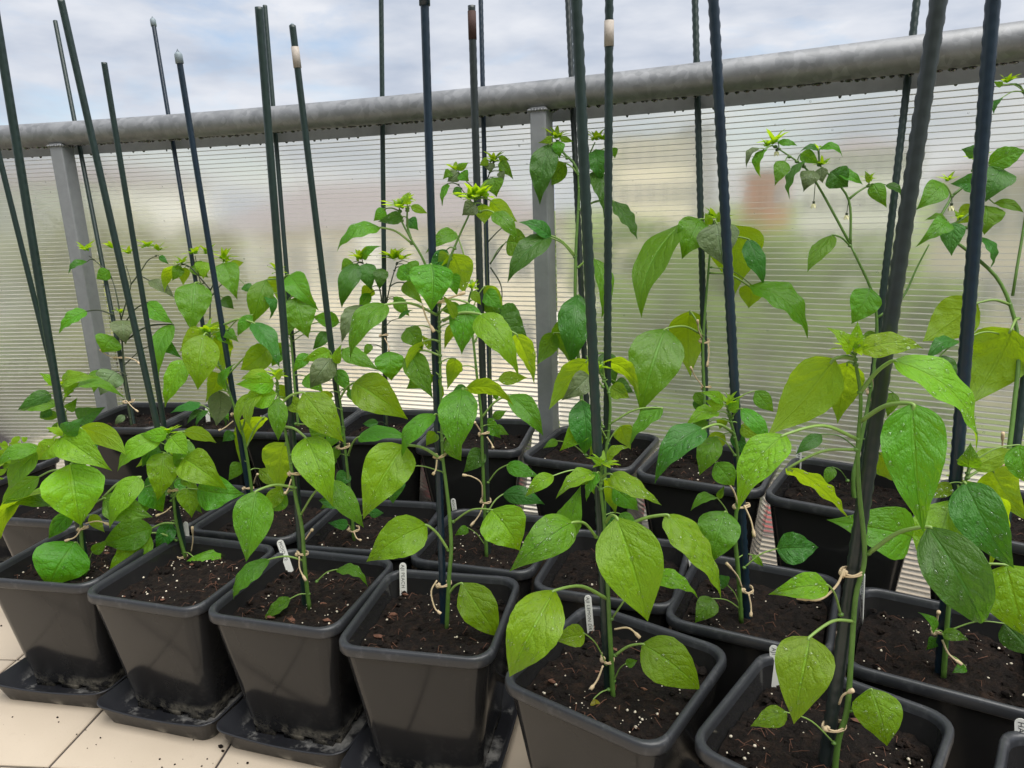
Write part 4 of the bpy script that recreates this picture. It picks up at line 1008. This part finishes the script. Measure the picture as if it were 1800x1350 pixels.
# ------------------------------------------------------------------ the town beyond the railing
simple('cream_wall', (.84, .76, .62), .85, nscale=.6, namp=.1)
simple('pink_wall', (.78, .66, .56), .85, nscale=.6, namp=.1)
simple('white_wall', (.82, .81, .78), .85, nscale=.6, namp=.06)
simple('grey_wall', (.33, .33, .36), .85, nscale=.6, namp=.1)
simple('brick_wall', (.50, .20, .11), .85, nscale=3, namp=.2)
simple('slate', (.25, .22, .235), .7, nscale=2, namp=.2)
simple('window_frame', (.74, .73, .71), .6)
simple('window_glass', (.05, .06, .08), .12)
simple('lawn', (.15, .21, .045), .9, nscale=.5, namp=.35)
simple('pavement', (.74, .68, .60), .85, nscale=.7, namp=.15)
simple('tree_bark', (.10, .075, .055), .9, nscale=4, namp=.3)
simple('car_red', (.45, .03, .05), .3)
simple('tyre', (.02, .02, .02), .8)
t = NT('foliage'); oi = t.n('ShaderNodeObjectInfo').outputs['Random']; g = t.noise(.8, 3, .6, t.gen())
c = t.mix(g, (.09, .165, .02), (.24, .34, .05)); pb = t.pbsdf(c, .7, 0, .3); tl = t.n('ShaderNodeBsdfTranslucent'); tl.inputs[0].default_value = (.4, .54, .06, 1)
ms = t.n('ShaderNodeMixShader'); ms.inputs[0].default_value = .3; t.l(pb, ms.inputs[1]); t.l(tl.outputs[0], ms.inputs[2]); t.done(ms.outputs[0])
t = NT('foliage_olive'); g = t.noise(.8, 3, .6, t.gen())
c = t.mix(g, (.15, .17, .05), (.36, .36, .11)); t.done(t.pbsdf(c, .8, 0, .3))
GZ = -7.0
g = MB(); n = 24
g.add([(-700, -700, GZ), (700, -700, GZ), (700, 700, GZ), (-700, 700, GZ)], [(0, 1, 2, 3)])
tag(g.build('ground', M['lawn'], None, False), kind='structure')
def gp(u, D): p = at(u, 400, D); return np.array([p[0], p[1], GZ])
def slab(name, pts, mat, z):
    mb = MB(); mb.add([(p[0], p[1], z) for p in pts], [tuple(range(len(pts)))]); return tag(mb.build(name, M[mat], None, False), kind='structure')
slab('street', [gp(180, 9), gp(1010, 9), gp(1000, 60), gp(250, 60)], 'pavement', GZ+.02)
slab('car_park', [gp(1010, 8), gp(1900, 8), gp(1900, 17), gp(1010, 17)], 'pavement', GZ+.024)
def building(name, u0, u1, D0, D1, vtop, veave, wall, label, rows, cols, roof='slate', depth=9., pil=(), wfrac=.46, hfr=.5):
    A = gp(u0, D0); B = gp(u1, D1); ux = nrm(B-A); W_ = np.linalg.norm(B-A); uy = np.array([-ux[1], ux[0], 0])
    if uy@HF < 0: uy = -uy
    um = (u0+u1)/2
    ze = at(um, veave, (D0+D1)/2)[2]; zt = at(um, vtop, (D0+D1)/2+depth*.5)[2]
    root = empty(name, A); tag(root, label, 'building')
    up = np.array([0, 0, 1.0])
    def bx(mb, a0, a1, b0, b1, z0, z1):
        V = [A+ux*a+uy*b+up*(z-GZ) for z in (z0, z1) for a, b in ((a0, b0), (a1, b0), (a1, b1), (a0, b1))]
        mb.add(V, [(0,3,2,1),(4,5,6,7),(0,1,5,4),(1,2,6,5),(2,3,7,6),(3,0,4,7)])
    mb = MB(); bx(mb, 0, W_, 0, depth, GZ, ze); mb.build('wall', M[wall], root, False)
    mb = MB()
    if roof == 'flat': bx(mb, -.2, W_+.2, -.2, depth+.2, ze, ze+.35); mb.build('roof', M['grey_wall'], root, False)
    else:
        e = .4; V = [A+ux*a+uy*b+up*(z-GZ) for a, b, z in ((-e, -e, ze+.02), (W_+e, -e, ze+.02), (W_+e, depth+e, ze+.02), (-e, depth+e, ze+.02), (depth*.4, depth/2, zt), (W_-depth*.4, depth/2, zt))]
        mb.add(V, [(0, 1, 5, 4), (1, 2, 5), (2, 3, 4, 5), (3, 0, 4), (3, 2, 1, 0)]); mb.build('roof', M[roof], root, False)
    H = ze-GZ; fh = H/rows; cw = W_/cols
    for r in range(rows):
        for c_ in range(cols):
            a0 = cw*(c_+.5-wfrac/2); a1 = cw*(c_+.5+wfrac/2); z0 = GZ+fh*(r+.3); z1 = GZ+fh*(r+.3+hfr)
            fr = MB()
            bx(fr, a0-.07, a0, -.06, .02, z0-.07, z1+.07); bx(fr, a1, a1+.07, -.06, .02, z0-.07, z1+.07); bx(fr, a0, a1, -.06, .02, z0-.07, z0); bx(fr, a0, a1, -.06, .02, z1, z1+.07)
            am = (a0+a1)/2; bx(fr, am-.03, am+.03, -.05, .02, z0, z1)
            wo = fr.build('window', M['window_frame'], root, False)
            pn = MB(); bx(pn, a0, a1, -.02, .01, z0, z1); pn.build('pane', M['window_glass'], wo, False)
    for (f0, f1) in pil:
        mb = MB(); bx(mb, W_*f0, W_*f1, -.35, -.08, GZ, ze+.1); mb.build('pilaster', M['white_wall'], root, False)
    return root
building('apartment_house', 235, 945, 27, 30, 318, 405, 'cream_wall', 'long cream apartment house with dark slate roof behind the clear sheet', 2, 11, pil=((.085, .13), (.40, .46)))
building('apartment_house', 1630, 2080, 24, 20, 225, 300, 'pink_wall', 'pinkish apartment house with many small windows beyond the trees', 3, 8, pil=())
building('office_block', 1040, 1180, 62, 62, 225, 235, 'cream_wall', 'distant cream block beside the grey tower', 4, 6, 'flat', 12)
building('office_block', 1178, 1222, 70, 70, 205, 212, 'grey_wall', 'narrow grey tower far beyond the trees', 6, 3, 'flat', 8)
building('brick_house', 1318, 1358, 44, 44, 285, 300, 'brick_wall', 'narrow orange brick house end between the trees', 3, 1, 'flat', 5)
building('office_block', 1380, 1600, 58, 55, 232, 262, 'white_wall', 'distant pale block with a low roof behind the trees', 4, 9, 'slate', 12)
building('low_house', -420, 30, 48, 42, 285, 330, 'white_wall', 'low white house behind the olive trees', 2, 8)
def tree(u, D, vtop, rad, mat, label, dense=1.0):
    base = gp(u, D); top = at(u, vtop, D)[2]; H = top-GZ; rs = random.Random(int(u*7+D))
    root = empty('tree', base); tag(root, label, 'tree', 'trees beyond the railing')
    tk = MB(); tk.tube([base-np.array([0, 0, .2]), base+np.array([0, 0, H*.35]), base+np.array([.2, .1, H*.8])], [.22, .17, .05], 8)
    for q in range(6):
        a_ = q*1.05; z_ = H*(.3+.09*q); tk.tube([base+np.array([0, 0, z_]), base+np.array([math.cos(a_)*rad*.6, math.sin(a_)*rad*.6, z_+H*.18])], [.09, .03], 6)
    tk.build('trunk', M['tree_bark'], root)
    cr = MB(); cl = []
    for q in range(26):
        a_ = rs.uniform(0, 2*PI); el = rs.uniform(-1, 1); rr = rad*rs.uniform(.35, .85)
        cl.append((base+np.array([math.cos(a_)*rr, math.sin(a_)*rr, H*.58+el*H*.36*math.sqrt(max(.05, 1-(rr/rad)**2))]), rad*rs.uniform(.22, .42)))
    for q in range(int(2600*dense)):
        c_, r_ = rs.choice(cl); d = nrm(np.array([rs.gauss(0, 1), rs.gauss(0, 1), rs.gauss(0, 1)])); p = c_+d*r_*rs.uniform(.55, 1.05)
        n_ = nrm(d+np.array([rs.gauss(0, .5), rs.gauss(0, .5), rs.gauss(.4, .5)])); a = nrm(np.cross(n_, [rs.random(), rs.random(), rs.random()+.1])); b = np.cross(n_, a); s_ = rs.uniform(.09, .19)
        cr.add([p-a*s_, p+b*s_*.55, p+a*s_, p-b*s_*.55], [(0, 1, 2, 3)])
    cr.build('crown', M[mat], root, False)
G1 = 'leafy green tree seen through the ribbed sheet'; G2 = 'olive-green tree seen through the ribbed sheet near the far post'
for (u, D, vt, r) in [(1090, 19, 345, 2.1), (1170, 24, 355, 2.6), (1255, 20, 375, 2.3), (1345, 25, 395, 2.6), (1430, 18, 410, 2.1), (1530, 22, 390, 2.4), (1120, 15, 470, 1.7), (1300, 15, 520, 1.8), (1480, 14.5, 520, 1.7), (1600, 17, 470, 1.7)]:
    tree(u, D, vt, r, 'foliage', G1)
for (u, D, vt, r) in [(20, 22, 350, 2.6), (110, 19, 400, 2.2), (200, 25, 370, 2.4), (-70, 18, 380, 2.3), (60, 14, 470, 1.8), (170, 15, 500, 1.5)]:
    tree(u, D, vt, r, 'foliage_olive', G2)
# a red car parked beneath
cp = gp(1395, 12.6); root = empty('parked_car', cp); tag(root, 'red car parked below behind the ribbed sheet', 'car')
ax = RR.copy(); ax[2] = 0; ax = nrm(ax); ay = np.array([-ax[1], ax[0], 0])
prof = [(-2, .35), (-2, .75), (-1.6, .9), (-.9, .98), (-.4, 1.42), (.8, 1.45), (1.5, 1.0), (2, .9), (2.05, .4)]
mb = MB(); mb.loft([[cp+ax*x+ay*yy*(.8 if z > 1.1 else 1)+np.array([0, 0, z]) for x, z in prof] for yy in (-.85, .85)], cap0=True, cap1=True); mb.build('body', M['car_red'], root, False)
for xx in (-1.25, 1.25):
    for yy in (-.8, .8):
        mb = MB(); mb.tube([cp+ax*xx+ay*(yy-.1)+np.array([0, 0, .32]), cp+ax*xx+ay*(yy+.1)+np.array([0, 0, .32])], .32, 14); mb.build('wheel', M['tyre'], root)
mb = MB(); mb.add([cp+ax*x+ay*-.72+np.array([0, 0, z]) for x, z in ((-.75, 1.02), (-.38, 1.36), (.75, 1.38), (1.2, 1.02))], [(0, 1, 2, 3)]); mb.build('side_window', M['window_glass'], root, False)
